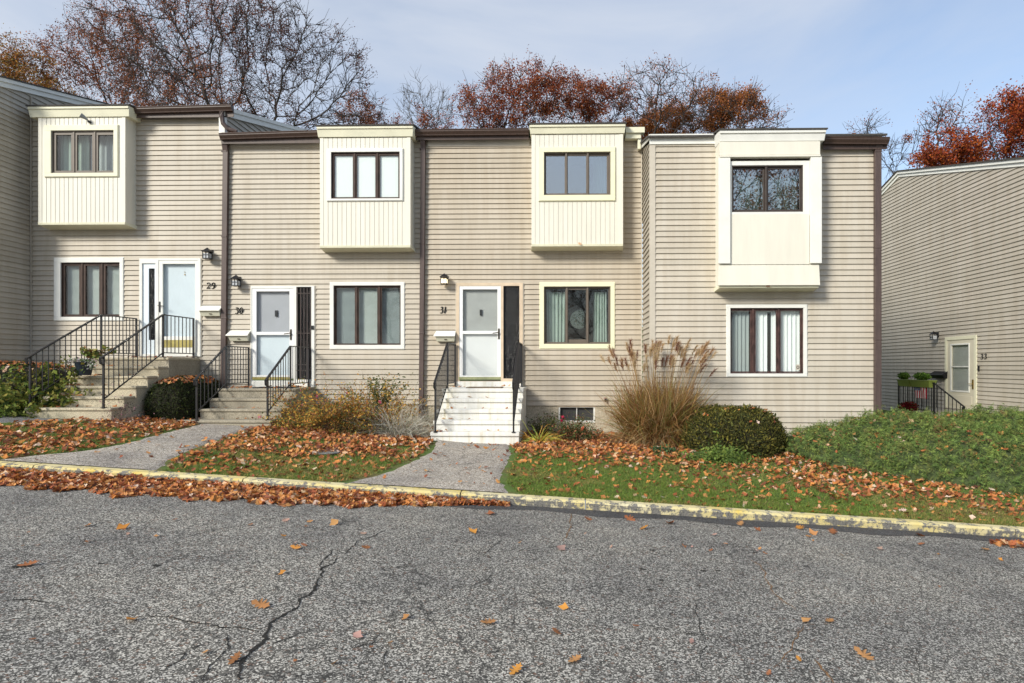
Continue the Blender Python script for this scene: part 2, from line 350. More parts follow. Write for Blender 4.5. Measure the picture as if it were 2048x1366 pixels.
# ------------------------------------------------------------------ terrain
KY = 8.06; KB = -.060
def kz(x): x = np.clip(x, -18, 22); return -1.675 + KB * x             # top of the kerb
def rz(x): return kz(x) - .115
_hx = [-60, -14, -9, -6.5, -2, 2, 6, 14, 60]; _hz = [-.4, -.75, -.97, -1.17, -1.475, -1.53, -1.6, -1.5, -1.5]
def gz(x, y):
    x = np.asarray(x, float); y = np.asarray(y, float)
    t = np.clip((y - KY - .1) / 3.7, 0, 1); t = t * t * (3 - 2 * t) * .6 + t * .4
    z = (kz(x) - .01) * (1 - t) + np.interp(x, _hx, _hz) * t
    z = z + .015 * np.sin(x * 2.1 + 1) * np.sin(y * 2.7) * np.clip((y - KY - .1) * 2, 0, 1)
    return z + np.clip(y - 26, 0, 60) * .12
def gridmesh(name, xs, ys, zf, m_):
    X, Y = np.meshgrid(xs, ys); Z = zf(X, Y); V = np.stack([X, Y, Z], -1).reshape(-1, 3); nx, ny = len(xs), len(ys)
    i = np.arange(nx - 1)[None] + np.arange(ny - 1)[:, None] * nx; i = i.ravel()
    return nmesh(name, V, np.stack([i, i + 1, i + nx + 1, i + nx], 1), m_, smooth=True)
xs = np.concatenate([np.arange(-300, -20, 20), np.arange(-20, 20, .2), np.arange(20, 301, 20)])
ys = np.concatenate([[KY + .13], np.arange(8.3, 15, .15), np.arange(15, 60, 2.5), [80, 150, 400]])
tag(gridmesh('ground', xs, ys, gz, 'soil'), kind='structure', label='lawn and soil sloping up from the kerb to the houses')
# road: one sheet, with real crack strips and a dark patched gutter laid on it
ry = np.concatenate([[-300, -100, -40, -15, -5, 0], np.arange(1, KY, .5), [KY + .02]])
road = gridmesh('road', xs, ry, lambda X, Y: rz(X) + 0 * Y, 'asphalt'); tag(road, kind='structure', label='weathered grey asphalt road with cracks')
def on_road(px, py, lift=.0):
    d = ray(px, py); # z = c + KB x
    c = -1.675 - .115; t = c / (d.z - KB * d.x); p = d * t; p.z += lift; return p
def strip(mb, pts, w_, lift, mi, rnd, jit=1):
    # irregular strip along densified points
    q = []
    for a, b in zip(pts[:-1], pts[1:]):
        n = max(2, int((b - a).length / .035))
        for i in range(n): q.append(a.lerp(b, i / n))
    q.append(pts[-1]); Lr = []; off = 0
    for i, p in enumerate(q):
        d = (q[min(i + 1, len(q) - 1)] - q[max(i - 1, 0)]).normalized(); s_ = Vector((-d.y, d.x, 0))
        off = off * .8 + rnd.gauss(0, .009) * jit; tt = i / (len(q) - 1); ww = w_ * (.3 + .9 * rnd.random()) * min(1, 6 * tt + .15, 6 * (1 - tt) + .15)
        c = p + s_ * off; z = lift
        Lr.append((Vector((c.x + s_.x * ww, c.y + s_.y * ww, rz(c.x + s_.x * ww) + z)), Vector((c.x - s_.x * ww, c.y - s_.y * ww, rz(c.x - s_.x * ww) + z))))
    for (a, b), (c, d) in zip(Lr[:-1], Lr[1:]): mb.poly([a, b, d, c], mi)
rnd = random.Random(5); mb = MB()
cracks = [([(462, 1380), (478, 1330), (500, 1302), (540, 1278), (548, 1248), (596, 1210), (622, 1188), (636, 1164), (640, 1140), (690, 1112)], .013, 0),
          ([(690, 1112), (712, 1085), (760, 1068), (812, 1046)], .005, 0), ([(636, 1150), (650, 1118), (668, 1100), (690, 1108)], .006, 0),
          ([(0, 1202), (60, 1200), (110, 1206)], .006, 0), ([(270, 1234), (330, 1234), (400, 1246), (480, 1256), (530, 1262)], .007, 0), ([(405, 1366), (420, 1330), (462, 1290), (455, 1270)], .005, 0),
          ([(300, 1125), (370, 1112), (410, 1098)], .004, 0), ([(320, 1345), (360, 1322), (372, 1305), (415, 1285)], .005, 0),
          ([(548, 1290), (600, 1270), (630, 1262)], .004, 0), ([(940, 1176), (985, 1150), (1012, 1138)], .004, 0), ([(770, 1246), (830, 1232), (880, 1222), (912, 1205)], .004, 0),
          ([(990, 1120), (965, 1108), (990, 1090), (1012, 1078)], .005, 0), ([(1140, 1012), (1142, 1052), (1130, 1085)], .006, 1),
          ([(1492, 1115), (1520, 1130), (1540, 1165), (1560, 1195), (1595, 1222)], .007, 1), ([(1608, 1250), (1602, 1275), (1570, 1305), (1552, 1340)], .004, 1),
          ([(1630, 1320), (1648, 1345), (1662, 1372)], .007, 1), ([(1280, 1250), (1400, 1272), (1530, 1285)], .004, 0), ([(1770, 1285), (1822, 1305), (1840, 1345)], .004, 0),
          ([(1400, 1360), (1408, 1330), (1395, 1215), (1402, 1200)], .003, 0), ([(650, 1290), (690, 1300), (752, 1285), (770, 1262)], .004, 0), ([(760, 1366), (770, 1300), (820, 1290)], .003, 0)]
for pts, w_, mi in cracks: strip(mb, [on_road(*p) for p in pts], w_, .004, mi, rnd)
for i in range(16):      # small dark pits
    c = on_road(rnd.choice([rnd.uniform(1130, 1560), rnd.uniform(1250, 2040), rnd.uniform(0, 700)]), rnd.uniform(1090, 1180)); r_ = rnd.uniform(.008, .022)
    mb.poly([Vector((c.x + r_ * (1.6 + .5 * rnd.random()) * math.cos(a), c.y + r_ * (.7 + .6 * rnd.random()) * math.sin(a), rz(c.x + r_ * 1.6 * math.cos(a)) + .004)) for a in [k * .7854 for k in range(8)]], 0)
tag(mb.build('road_cracks', ['crack', 'crack_leafy']), kind='structure', label='dark cracks running across the asphalt')
mb = MB(); q = []
for i in range(120):
    x = -1.55 + i * .09; wv = .24 + .07 * math.sin(i * .35) + .03 * rnd.random() - max(0, i - 85) * .005
    q.append((x, KY - max(.05, wv)))
for (a, ya), (b, yb) in zip(q[:-1], q[1:]): mb.poly([(a, ya, rz(a) + .004), (b, yb, rz(b) + .004), (b, KY + .01, rz(b) + .006), (a, KY + .01, rz(a) + .006)])
tag(mb.build('asphalt_patch', 'asphalt_dark'), kind='structure', label='dark patched asphalt strip along the kerb')
# kerb in stones with open joints
mb = MB(); joints = [XX(p, KY) for p in (-900, -420, 64, 484, 920, 1171, 2032, 2600, 3200)]
for a, b in zip(joints[:-1], joints[1:]):
    n = max(1, int((b - a) / .25)); st = (b - a - .016) / n
    for i in range(n):
        x0 = a + .008 + i * st; x1 = x0 + st; w0 = .004 * math.sin(x0 * 9); w1 = .004 * math.sin(x1 * 9)
        for (u, v_, pts) in [(x0, x1, None)]:
            sec = lambda x, o: [(x, KY + .02 + o, rz(x) - .05), (x, KY + .005 + o, rz(x) + .085), (x, KY + .028 + o, kz(x) - .004), (x, KY + .15, kz(x) + .003), (x, KY + .16, rz(x) - .05)]
            A, B = sec(x0, w0), sec(x1, w1); b0 = len(mb.v); mb.v += A + B
            for k in range(4): mb.f.append((b0 + k, b0 + 5 + k, b0 + 6 + k, b0 + k + 1)); mb.m.append(0)
            if i == 0: mb.f.append((b0, b0 + 1, b0 + 2, b0 + 3, b0 + 4)); mb.m.append(0)
            if i == n - 1: mb.f.append((b0 + 9, b0 + 8, b0 + 7, b0 + 6, b0 + 5)); mb.m.append(0)
tag(mb.build('kerb', 'kerb'), kind='structure', label='low kerb with chipped yellow paint')
# walkways
def walkway(name, left, right, m_, label, lift=.02):
    ys_ = np.arange(left[0][1], left[-1][1] + .001, .12); lx = np.interp(ys_, [p[1] for p in left], [p[0] for p in left]); rx = np.interp(ys_, [p[1] for p in right], [p[0] for p in right])
    n = 14; V = []; rg = np.random.default_rng(3)
    for y, a, b in zip(ys_, lx, rx):
        a += rg.normal() * .015; b += rg.normal() * .015
        for k in range(n + 1):
            x = a + (b - a) * k / n; V.append((x, y, float(gz(x, y)) + lift - (.05 if k in (0, n) else 0)))
    f = []
    for j in range(len(ys_) - 1):
        for k in range(n): i = j * (n + 1) + k; f.append((i, i + 1, i + n + 2, i + n + 1))
    return tag(nmesh(name, V, f, m_), kind='structure', label=label)
W31L = [(-2.98, KY + .155), (-2.62, 9.2), (-2.43, 10.2), (-2.42, 11.2), (-2.55, 12.3)]; W31R = [(-.62, KY + .155), (-.85, 8.8), (-.92, 9.6), (-.90, 10.9), (-1.08, 12.3)]
W30L = [(-7.6, KY + .155), (-7.05, 9.0), (-6.95, 10.6), (-7.0, 11.6), (-7.2, 12.45)]; W30R = [(-5.25, KY + .155), (-5.62, 9.0), (-5.75, 9.9), (-5.95, 11.3), (-6.0, 12.45)]
walkway('walkway', W31L, W31R, 'walk', 'speckled walk leading to the white front steps')
walkway('walkway', W30L, W30R, 'walk', 'speckled walk leading to the door numbered 30')
W29L = [(-16.5, KY + .155), (-14.2, 10.0), (-12, 11.2), (-11.5, 11.55)]; W29R = [(-13.5, KY + .155), (-11.1, 9.7), (-9.7, 10.7), (-8.95, 11.55)]
walkway('walkway', W29L, W29R, 'walk_gray', 'grey walk at the far left below the steps of number 29')
mb = MB(); c = (-3.9, 10.35); mb.lathe((c[0], c[1], float(gz(*c)) + .0), [(.3, 0), (.3, .012), (.28, .02), (0.001, .02)], 20)
tag(mb.build('utility_cover', 'walk_gray'), 'round grey utility cover lying flat in the leafy lawn', 'cover')
def on_walk(x, y):
    for Lp, Rp in ((W31L, W31R), (W30L, W30R), (W29L, W29R)):
        lx = np.interp(y, [p[1] for p in Lp], [p[0] for p in Lp]); rx = np.interp(y, [p[1] for p in Rp], [p[0] for p in Rp])
        if y < 12.5 and lx - .02 < x < rx + .02: return True
    return False

# ------------------------------------------------------------------ siding
EX = .1143
def clip(poly, planes):
    for (a, b, c) in planes:      # keep a*u + b*z <= c
        out = []
        for i in range(len(poly)):
            p, q = poly[i], poly[(i + 1) % len(poly)]; dp = a * p[0] + b * p[1] - c; dq = a * q[0] + b * q[1] - c
            if dp <= 0: out.append(p)
            if dp * dq < 0: t = dp / (dp - dq); out.append((p[0] + (q[0] - p[0]) * t, p[1] + (q[1] - p[1]) * t))
        poly = out
        if len(poly) < 3: return []
    return poly
def siding(O, U, Nn, u0, u1, z0, z1, openings=(), planes=(), gap=.016, d=.024, phase=0):
    """lapped boards: real sloping faces with an undercut shadow gap"""
    O, U, Nn = Vector(O), Vector(U), Vector(Nn); mb = MB(); flip = U.cross(Vector((0, 0, 1))).dot(Nn) < 0
    def at(u, z, o): return O + U * u + Vector((0, 0, z)) + Nn * o
    def spans(za, zb):
        iv = [(u0, u1)]
        for (a, b, c, e) in openings:
            if c < zb - 1e-5 and e > za + 1e-5:
                nv = []
                for s_, t in iv:
                    if b <= s_ or a >= t: nv.append((s_, t)); continue
                    if a > s_: nv.append((s_, a))
                    if b < t: nv.append((b, t))
                iv = nv
        return iv
    def face(pl): mb.poly(pl[::-1] if flip else pl)
    k0 = math.floor((z0 - phase) / EX); z = phase + k0 * EX
    while z < z1:
        lo, hi = z, z + EX
        for (a, b, oa, ob) in ((lo, lo + gap, .001, .001), (lo + gap, hi, d, .001)):
            a_, b_ = max(a, z0), min(b, z1)
            if b_ - a_ < 1e-4: continue
            cuts = sorted({a_, b_} | {c for op in openings for c in op[2:] if a_ < c < b_})
            for s_, t in zip(cuts[:-1], cuts[1:]):
                of = lambda zz: oa + (ob - oa) * (zz - a) / (b - a)
                for p, q in spans(s_, t):
                    pl = clip([(p, s_), (q, s_), (q, t), (p, t)], planes)
                    if pl: face([at(u, zz, of(zz)) for u, zz in pl])
        zz = lo + gap
        if z0 < zz < z1:
            for p, q in spans(zz - 1e-4, zz + 1e-4):
                seg = clip([(p, zz - 1e-3), (q, zz - 1e-3), (q, zz + 1e-3), (p, zz + 1e-3)], planes)
                if seg:
                    p2, q2 = min(s_[0] for s_ in seg), max(s_[0] for s_ in seg); face([at(p2, zz, .001), at(q2, zz, .001), at(q2, zz, d), at(p2, zz, d)])
        z += EX
    return mb
def frame4(mb, x0, x1, z0, z1, wl, wr, wb, wt, y0, y1, mi=0):
    """four boards round an opening, butted end to end"""
    mb.box(x0, x1, y0, y1, z1 - wt, z1, mi); mb.box(x0, x1, y0, y1, z0, z0 + wb, mi)
    mb.box(x0, x0 + wl, y0, y1, z0 + wb, z1 - wt, mi); mb.box(x1 - wr, x1, y0, y1, z0 + wb, z1 - wt, mi)
def px_rect(r, Y): a = P(r[0], r[3], Y); b = P(r[2], r[1], Y); return a.x, b.x, a.z, b.z

def window(parent, Y, casing, frame, panes, fm, cm, glassm='glass', depth=1.3, shape='case', room=True, recess=.05, name='window'):
    """casing board, dark frame, sashes and panes; a dim room box behind"""
    cx0, cx1, cz0, cz1 = px_rect(casing, Y); fx0, fx1, fz0, fz1 = px_rect(frame, Y)
    mb = MB(); frame4(mb, cx0, cx1, cz0, cz1, fx0 - cx0, cx1 - fx1, fz0 - cz0, cz1 - fz1, Y - .035, Y + .03)
    # outer bead
    frame4(mb, cx0 - .012, cx1 + .012, cz0 - .012, cz1 + .012, .012, .012, .012, .012, Y - .024, Y + .01)
    root_ = mb.build(name, cm, parent, .003)
    fb = MB(); t = .022; yf = Y - .035 + recess
    frame4(fb, fx0, fx1, fz0, fz1, t, t, t, t, yf - .02, yf + .07)
    pr = [px_rect(p, Y) for p in panes]
    for i in range(len(pr) - 1):
        a, b = pr[i][1], pr[i + 1][0]; m_ = (a + b) / 2; fb.box(m_ - .02, m_ + .02, yf - .015, yf + .068, fz0 + t, fz1 - t)
    fb.build('frame', fm, root_, .004)
    for i, (a, b, c, e) in enumerate(pr):
        sb = MB(); l = fx0 + t + .002 if i == 0 else (pr[i - 1][1] + a) / 2 + .022; r_ = fx1 - t - .002 if i == len(pr) - 1 else (b + pr[i + 1][0]) / 2 - .022
        bk = .0 if shape == 'case' else (.015 if i == 1 else .03)
        frame4(sb, l, r_, fz0 + t + .002, fz1 - t - .002, max(.012, a - l), max(.012, r_ - b), max(.012, c - fz0 - t), max(.012, fz1 - t - e), yf + .002 + bk, yf + .04 + bk); sb.build('sash', fm, root_, .003)
        g = MB(); g.box(a - .006, b + .006, yf + .022 + bk, yf + .026 + bk, c - .006, e + .006); g.build('pane', glassm, root_)
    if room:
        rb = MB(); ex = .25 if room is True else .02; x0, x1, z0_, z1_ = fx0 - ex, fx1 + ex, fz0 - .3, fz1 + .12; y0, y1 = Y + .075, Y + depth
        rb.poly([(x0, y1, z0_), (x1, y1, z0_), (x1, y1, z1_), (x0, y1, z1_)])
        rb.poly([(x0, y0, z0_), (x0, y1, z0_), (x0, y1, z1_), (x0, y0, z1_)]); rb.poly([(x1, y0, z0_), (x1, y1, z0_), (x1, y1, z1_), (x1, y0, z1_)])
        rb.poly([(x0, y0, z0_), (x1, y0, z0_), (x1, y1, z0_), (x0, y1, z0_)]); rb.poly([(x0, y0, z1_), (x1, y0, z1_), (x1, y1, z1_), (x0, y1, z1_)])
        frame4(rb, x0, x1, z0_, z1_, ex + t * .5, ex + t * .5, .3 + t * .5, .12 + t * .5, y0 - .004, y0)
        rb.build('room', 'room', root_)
    return (fx0, fx1, fz0, fz1), pr
def opening(frame, Y): return px_rect(frame, Y)

def curtain(x0, x1, z0, z1, y, folds, m_, label, cat='curtain', name='curtain', amp=.025, group=None, taper=0):
    n = folds * 8; V = []; f = []; rg = random.Random(int(abs(x0) * 1000)); zs = [z0, z0 + (z1 - z0) * .5, z1 - .04, z1]
    for j, z in enumerate(zs):
        for i in range(n + 1):
            t = i / n; k = (j / 3); x = x0 + (x1 - x0) * t + taper * (k - .5) * (t - .5) * (x1 - x0) + .004 * rg.random()
            V.append((x, y + amp * math.sin(t * folds * 6.283 + .6 * math.sin(t * 9)) * (.7 + .3 * rg.random()), z))
    for j in range(3):
        for i in range(n): a = j * (n + 1) + i; f.append((a, a + 1, a + n + 2, a + n + 1))
    o = nmesh(name, V, f, m_, smooth=True); return tag(o, label, cat, group)
def blind(x0, x1, z0, z1, y, m_, label, group=None, pitch=.025):
    t = thing('window_blind', label, 'blind', ((x0 + x1) / 2, y, z0), group); mb = MB(); z = z0 + .02
    while z < z1 - .03: mb.poly([(x0, y - .010, z), (x1, y - .010, z), (x1, y + .008, z + pitch * .86), (x0, y + .008, z + pitch * .86)]); z += pitch
    mb.build('slats', m_, t); b = MB(); b.box(x0, x1, y - .015, y + .015, z1 - .03, z1); b.box(x0, x1, y - .012, y + .012, z0, z0 + .018); b.build('rail', m_, t); return t
def vblind(x0, x1, z0, z1, y, n, m_, label, skip=(), turn=.35):
    t = thing('vertical_blind', label, 'blind', ((x0 + x1) / 2, y, z0)); st = (x1 - x0) / n; mb = MB()
    for i in range(n):
        if i in skip: continue
        a = x0 + i * st; b = a + st * 1.02; dy = st * turn
        mb.poly([(a, y, z0), ((a + b) / 2, y + .012 - dy * .5, z0), ((a + b) / 2, y + .012 - dy * .5, z1 - .04), (a, y, z1 - .04)]); mb.poly([((a + b) / 2, y + .012 - dy * .5, z0), (b, y - dy, z0), (b, y - dy, z1 - .04), ((a + b) / 2, y + .012 - dy * .5, z1 - .04)])
    mb.build('slats', m_, t); h = MB(); h.box(x0, x1, y - .025, y + .025, z1 - .04, z1); h.build('rail', 'white_trim', t); return t

W, W2 = 14.5, 13.1; BD = .36; PITCH = .25
HX = {'28': XX(62, W), '29': XX(453, W), '30': XX(844, W), '31': XX(1284, W), '32': XX(1757, W2)}
def roof(parent, x0, x1, ye, ze, yr, yb, over=.0):
    """asphalt-shingled slab, front slope, ridge, back slope"""
    mb = MB(); zr = ze + (yr - ye) * PITCH; zb = zr - (yb - yr) * PITCH
    for (ya, za, yc, zc) in ((ye, ze, yr, zr), (yr, zr, yb, zb)):
        mb.hexa([(x0, ya, za - .04), (x1, ya, za - .04), (x1, yc, zc - .04), (x0, yc, zc - .04), (x0, ya, za), (x1, ya, za), (x1, yc, zc), (x0, yc, zc)])
    return mb.build('roof', 'shingle', parent)
def gutter(parent, x0, x1, y, z, z2=None):
    """K-style gutter: y is its back, z its top"""
    mb = MB(); z2 = z if z2 is None else z2; prof = [(0, 0), (-.125, 0), (-.13, -.012), (-.118, -.03), (-.118, -.05), (-.075, -.105), (-.07, -.125), (0, -.125)]
    for (yo, zo), (yp, zp) in zip(prof[1:-1], prof[2:]): mb.poly([(x0, y + yo, z + zo), (x0, y + yp, z + zp), (x1, y + yp, z2 + zp), (x1, y + yo, z2 + zo)])
    mb.poly([(x0, y + a, z + b) for a, b in prof]); mb.poly([(x1, y + a, z2 + b) for a, b in prof][::-1])
    mb.poly([(x0, y, z - .03), (x1, y, z2 - .03), (x1, y - .12, z2 - .03), (x0, y - .12, z - .03)])
    mb.box(x0, x1, y - .002, y + .018, min(z, z2) - .2, max(z, z2) + .005)
    return mb.build('gutter', 'brown', parent)
def downspout(parent, px, Y, z0, z1, dx=0, wd=.115):
    x = XX(px, Y); mb = MB(); y = Y - .02
    mb.hexa([(x - wd / 2 + dx, y - .085, z0), (x + wd / 2 + dx, y - .085, z0), (x + wd / 2 + dx, y, z0), (x - wd / 2 + dx, y, z0), (x - wd / 2, y - .085, z1 - .25), (x + wd / 2, y - .085, z1 - .25), (x + wd / 2, y, z1 - .25), (x - wd / 2, y, z1 - .25)])
    mb.hexa([(x - wd / 2, y - .085, z1 - .25), (x + wd / 2, y - .085, z1 - .25), (x + wd / 2, y, z1 - .25), (x - wd / 2, y, z1 - .25), (x - wd / 2, y - .16, z1), (x + wd / 2, y - .16, z1), (x + wd / 2, y - .06, z1), (x - wd / 2, y - .06, z1)])
    for zz in (z0 + (z1 - z0) * .3, z0 + (z1 - z0) * .62, z1 - .26): mb.box(x - wd / 2 - .004 + dx * .5, x + wd / 2 + .004 + dx * .5, y - .092, y, zz, zz + .03)
    return mb.build('downspout', 'brown_pipe', parent, .004)
def bay(parent, Y, x0p, x1p, ytop, ybot, hole, fx0, fx1, fy0, fy1, left_flare=0, fm='cream_trim', yb2=None):
    """projecting upper box clad in vertical beaded boards"""
    Yf = Y - BD; x0, x1 = XX(x0p, Yf), XX(x1p, Yf); zt, zb = ZZ(ytop, Yf), ZZ(ybot, Yf); hx0, hx1, hz0, hz1 = hole
    mb = MB(); n = round((x1 - x0 - .16) / .1016); bx0 = x0 + .08; st = (x1 - x0 - .16) / n
    def cell(a, b, c, d_, off): mb.poly([(a, Yf + off, c), (b, Yf + off, c), (b, Yf + off, d_), (a, Yf + off, d_)])
    def cutcell(a, b, off):
        segs = [(a, b, zb, zt)]
        if b <= hx0 or a >= hx1: pass
        else:
            segs = []
            if a < hx0: segs.append((a, hx0, zb, zt))
            if b > hx1: segs.append((hx1, b, zb, zt))
            m0, m1 = max(a, hx0), min(b, hx1); segs += [(m0, m1, zb, hz0), (m0, m1, hz1, zt)]
        for s_ in segs: cell(*s_, off)
    for i in range(n):
        a = bx0 + i * st; b = a + st; cutcell(a + .005, b - .005, 0); cutcell(b - .005, b + .005, .007) if i < n - 1 else cutcell(b - .005, b, 0)
        if i == 0: cutcell(a, a + .005, 0)
    # edge boards, sides and underside
    mb.box(x0, bx0, Yf - .008, Yf + .05, zb, zt); mb.box(x1 - .08, x1, Yf - .008, Yf + .05, zb, zt)
    mb.box(x0, x0 + .02, Yf + .05, Y, zb, zt); mb.box(x1 - .02, x1, Yf + .05, Y, zb, zt)
    b_ = mb.build('bay', 'cream', parent)
    t = MB(); z2 = zb - .065; t.hexa([(x0 + .0, Yf - .012, z2 + .012), (x1, Yf - .012, z2 + .012), (x1 + .03, Y, z2 - .03), (x0 - .03, Y, z2 - .03), (x0, Yf - .02, zb), (x1, Yf - .02, zb), (x1 + .02, Y, zb), (x0 - .02, Y, zb)]); t.build('bottom_board', 'cream_trim', b_, .003)
    f = MB(); a, c = XX(fx0, Yf), XX(fx1, Yf); zf1, zf0 = ZZ(fy0, Yf), ZZ(fy1, Yf); fr = .07
    f.hexa([(a + .025, Yf - .03, zf0), (c - .025, Yf - .03, zf0), (c - .01, Y - .01, zf0), (a + .01, Y - .01, zf0), (a, Yf - fr, zf1), (c, Yf - fr, zf1), (c + .03, Y - .01, zf1), (a - .03, Y - .01, zf1)])
    f.box(a + .01, c - .01, Yf - fr - .012, Yf - fr + .03, zf1 - .055, zf1 - .002)
    f.build('fascia', fm, b_, .003)
    r_ = MB(); r_.hexa([(a - .02, Yf - fr - .03, zf1), (c + .02, Yf - fr - .03, zf1), (c + .04, Y + .35, zf1 + .13), (a - .04, Y + .35, zf1 + .13), (a - .02, Yf - fr - .03, zf1 + .028), (c + .02, Yf - fr - .03, zf1 + .028), (c + .04, Y + .35, zf1 + .17), (a - .04, Y + .35, zf1 + .17)])
    r_.build('bay_roof', 'shingle', b_)
    return b_, Yf
def jtrim(mb, x0, x1, z0, z1, Y, w_=.035, o=.028): mb.box(x0, x1, Y - o, Y, z0, z1)

GW = 'windows of the row of townhouses'
# ================================================================== house 28 (left, only its side wall is in view)
h28 = thing('townhouse', 'townhouse at far left edge, only its shaded beige side wall and rake in view', 'house', (HX['28'] - 3, W, -.9), 'beige townhouses')
XL = HX['28']; zk = lambda y: 6.43 + (y - W) * .225
mb = siding((XL, 0, 0), (0, 1, 0), (1, 0, 0), 13.62, 24, -.8, 9, (), [(-.225, 1, 6.43 - W * .225 - .02)], phase=.02)
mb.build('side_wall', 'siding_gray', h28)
mb = siding((0, 13.62, 0), (1, 0, 0), (0, -1, 0), XL - 5, XL - .001, -.8, 6.1); mb.box(XL - .05, XL + .012, 13.595, 13.66, -.8, zk(13.6) - .05); mb.build('front_wall', 'siding', h28)
mb = MB()
for (o, z0_, z1_) in ((.05, -.16, -.03), (.085, -.05, .03)):
    y0, y1 = 13.35, 22
    mb.hexa([(XL - .02, y0, zk(y0) + z0_), (XL + o, y0, zk(y0) + z0_), (XL + o, y1, zk(y1) + z0_), (XL - .02, y1, zk(y1) + z0_), (XL - .02, y0, zk(y0) + z1_), (XL + o, y0, zk(y0) + z1_), (XL + o, y1, zk(y1) + z1_), (XL - .02, y1, zk(y1) + z1_)])
mb.build('rake_board', 'white_trim', h28)
mb = MB(); mb.hexa([(XL - 5.2, 13.3, zk(13.3) + .03), (XL + .1, 13.3, zk(13.3) + .03), (XL + .1, 22, zk(22) + .03), (XL - 5.2, 22, zk(22) + .03), (XL - 5.2, 13.3, zk(13.3) + .06), (XL + .1, 13.3, zk(13.3) + .06), (XL + .1, 22, zk(22) + .06), (XL - 5.2, 22, zk(22) + .06)]); mb.build('roof', 'shingle', h28)
mb = MB(); mb.box(XL + .022, XL + .05, W - .05, W - .022, -.8, 6.2); mb.build('corner_trim', 'siding_gray', h28)

# ================================================================== house 29
h29 = thing('townhouse', 'townhouse numbered 29, highest of the row, with a floodlight on its upper bay', 'house', ((HX['28'] + HX['29']) / 2, W, -1), 'beige townhouses')
c29, f29 = (110, 516, 248, 641), (123, 525, 241, 634); u29c, u29f = (91, 251, 237, 354), (104, 261, 229, 347); Yb = W - BD
d29 = px_rect((281, 517, 403, 713), W)
ops = [opening(f29, W), d29, (XX(100, W), XX(240, W), ZZ(345, W), ZZ(262, W))]
z29 = ZZ(232, W, 360)
siding((0, W, 0), (1, 0, 0), (0, -1, 0), XL, HX['29'], -.9, z29 + .05, ops, phase=.02).build('front_wall', 'siding', h29)
for q_ in ((HX['29'] - .02, HX['29'], -.9, z29), (d29[1] + .002, d29[1] + .02, d29[2], d29[3]), (d29[0] - .02, d29[0] - .002, d29[2], d29[3])): mb = MB(); jtrim(mb, *q_, W); mb.build('edge_trim', 'trim_beige', h29)
mb = MB(); mb.box(XX(271, W), XX(440, W), W - .035, W, z29 - .02, z29 + .1); mb.build('frieze_board', 'trim_beige', h29)
b29, _ = bay(h29, W, 77, 251, 228, 441, opening(u29f, Yb), 60, 262, 208, 228)
window(h29, Yb, u29c, u29f, [(111, 269, 141, 341), (153, 269, 183, 341), (195, 269, 225, 341)], 'gray_frame', 'cream_trim', room='bay')
window(h29, W, c29, f29, [(129, 531, 157, 629), (170, 531, 197, 629), (210, 531, 238, 629)], 'wood_frame', 'white_trim')
ze29 = ZZ(212, 14.25, 400)
roof(h29, XL + .1, HX['29'] + .06, 14.33, ze29 + .0, 20, 25)
gutter(h29, XX(262, 14.2), XX(461, 14.2), 14.33, ze29 - .02, ze29 + .02)
# side gable above the lower roof of 30
z0g = ze29 - .1
mb = siding((HX['29'], 0, 0), (0, 1, 0), (1, 0, 0), 14.4, 20, 4.9, 8, (), [(-PITCH, 1, ze29 - .06 - 14.33 * PITCH)], phase=.02); mb.build('side_wall', 'siding_gray', h29)
mb = MB()
for (o, a, b) in ((.045, -.2, -.05), (.075, -.075, .012)):
    y0, y1 = 14.31, 20; zf = lambda y: ze29 + (y - 14.33) * PITCH
    mb.hexa([(HX['29'] + .0, y0, zf(y0) + a), (HX['29'] + .02 + o, y0, zf(y0) + a), (HX['29'] + .02 + o, y1, zf(y1) + a), (HX['29'], y1, zf(y1) + a), (HX['29'], y0, zf(y0) + b), (HX['29'] + .02 + o, y0, zf(y0) + b), (HX['29'] + .02 + o, y1, zf(y1) + b), (HX['29'], y1, zf(y1) + b)])
mb.box(HX['29'] - .09, HX['29'] + .045, 14.34, 14.44, ze29 - .62, ze29 - .2)
mb.build('rake_board', 'white_trim', h29)
mb = MB(); x = XX(440, 14.2)
mb.tube([(x, 14.27, ze29 - .12), (x, 14.27, ze29 - .22), (x + .02, 14.29, ze29 - .38), (x + .12, 14.32, ze29 - .50), (x + .3, 14.36, ze29 - .545)], .05, 10); mb.build('downspout', 'brown_pipe', h29)

# ================================================================== house 30
h30 = thing('townhouse', 'townhouse numbered 30, with bright white upper bay window and barred sidelight', 'house', ((HX['29'] + HX['30']) / 2, W, -1.2), 'beige townhouses')
c30, f30 = (661, 565, 809, 698), (668, 571, 802, 690); u30c, u30f = (655, 298, 806, 402), (663, 304, 800, 398)
d30 = px_rect((503, 572, 630, 774), W); zE = ZZ(262, 14.25, 640)
ops = [opening(f30, W), d30, (XX(655, W), XX(800, W), ZZ(395, W), ZZ(305, W))]
zs0 = ZZ(809, W)
siding((0, W, 0), (1, 0, 0), (0, -1, 0), HX['29'], HX['30'], zs0, zE - .1, ops, phase=zs0 - .013).build('front_wall', 'siding', h30)
mb = MB(); mb.box(HX['29'] - .0, HX['30'], W + .012, W + .2, -2.2, zs0); mb.build('foundation', 'concrete', h30)
for q_ in ((HX['29'] + .002, HX['29'] + .03, zs0, zE - .12), (d30[0] - .02, d30[0] - .002, d30[2], d30[3]), (d30[1] + .002, d30[1] + .02, d30[2], d30[3])): mb = MB(); jtrim(mb, *q_, W); mb.build('edge_trim', 'trim_beige', h30)
mb = MB(); mb.box(XX(462, W), XX(638, W), W - .035, W, zE - .27, zE - .14); mb.build('frieze_board', 'trim_beige', h30)
b30, _ = bay(h30, W, 640, 821, 274, 490, opening(u30f, Yb), 635, 828, 253, 273)
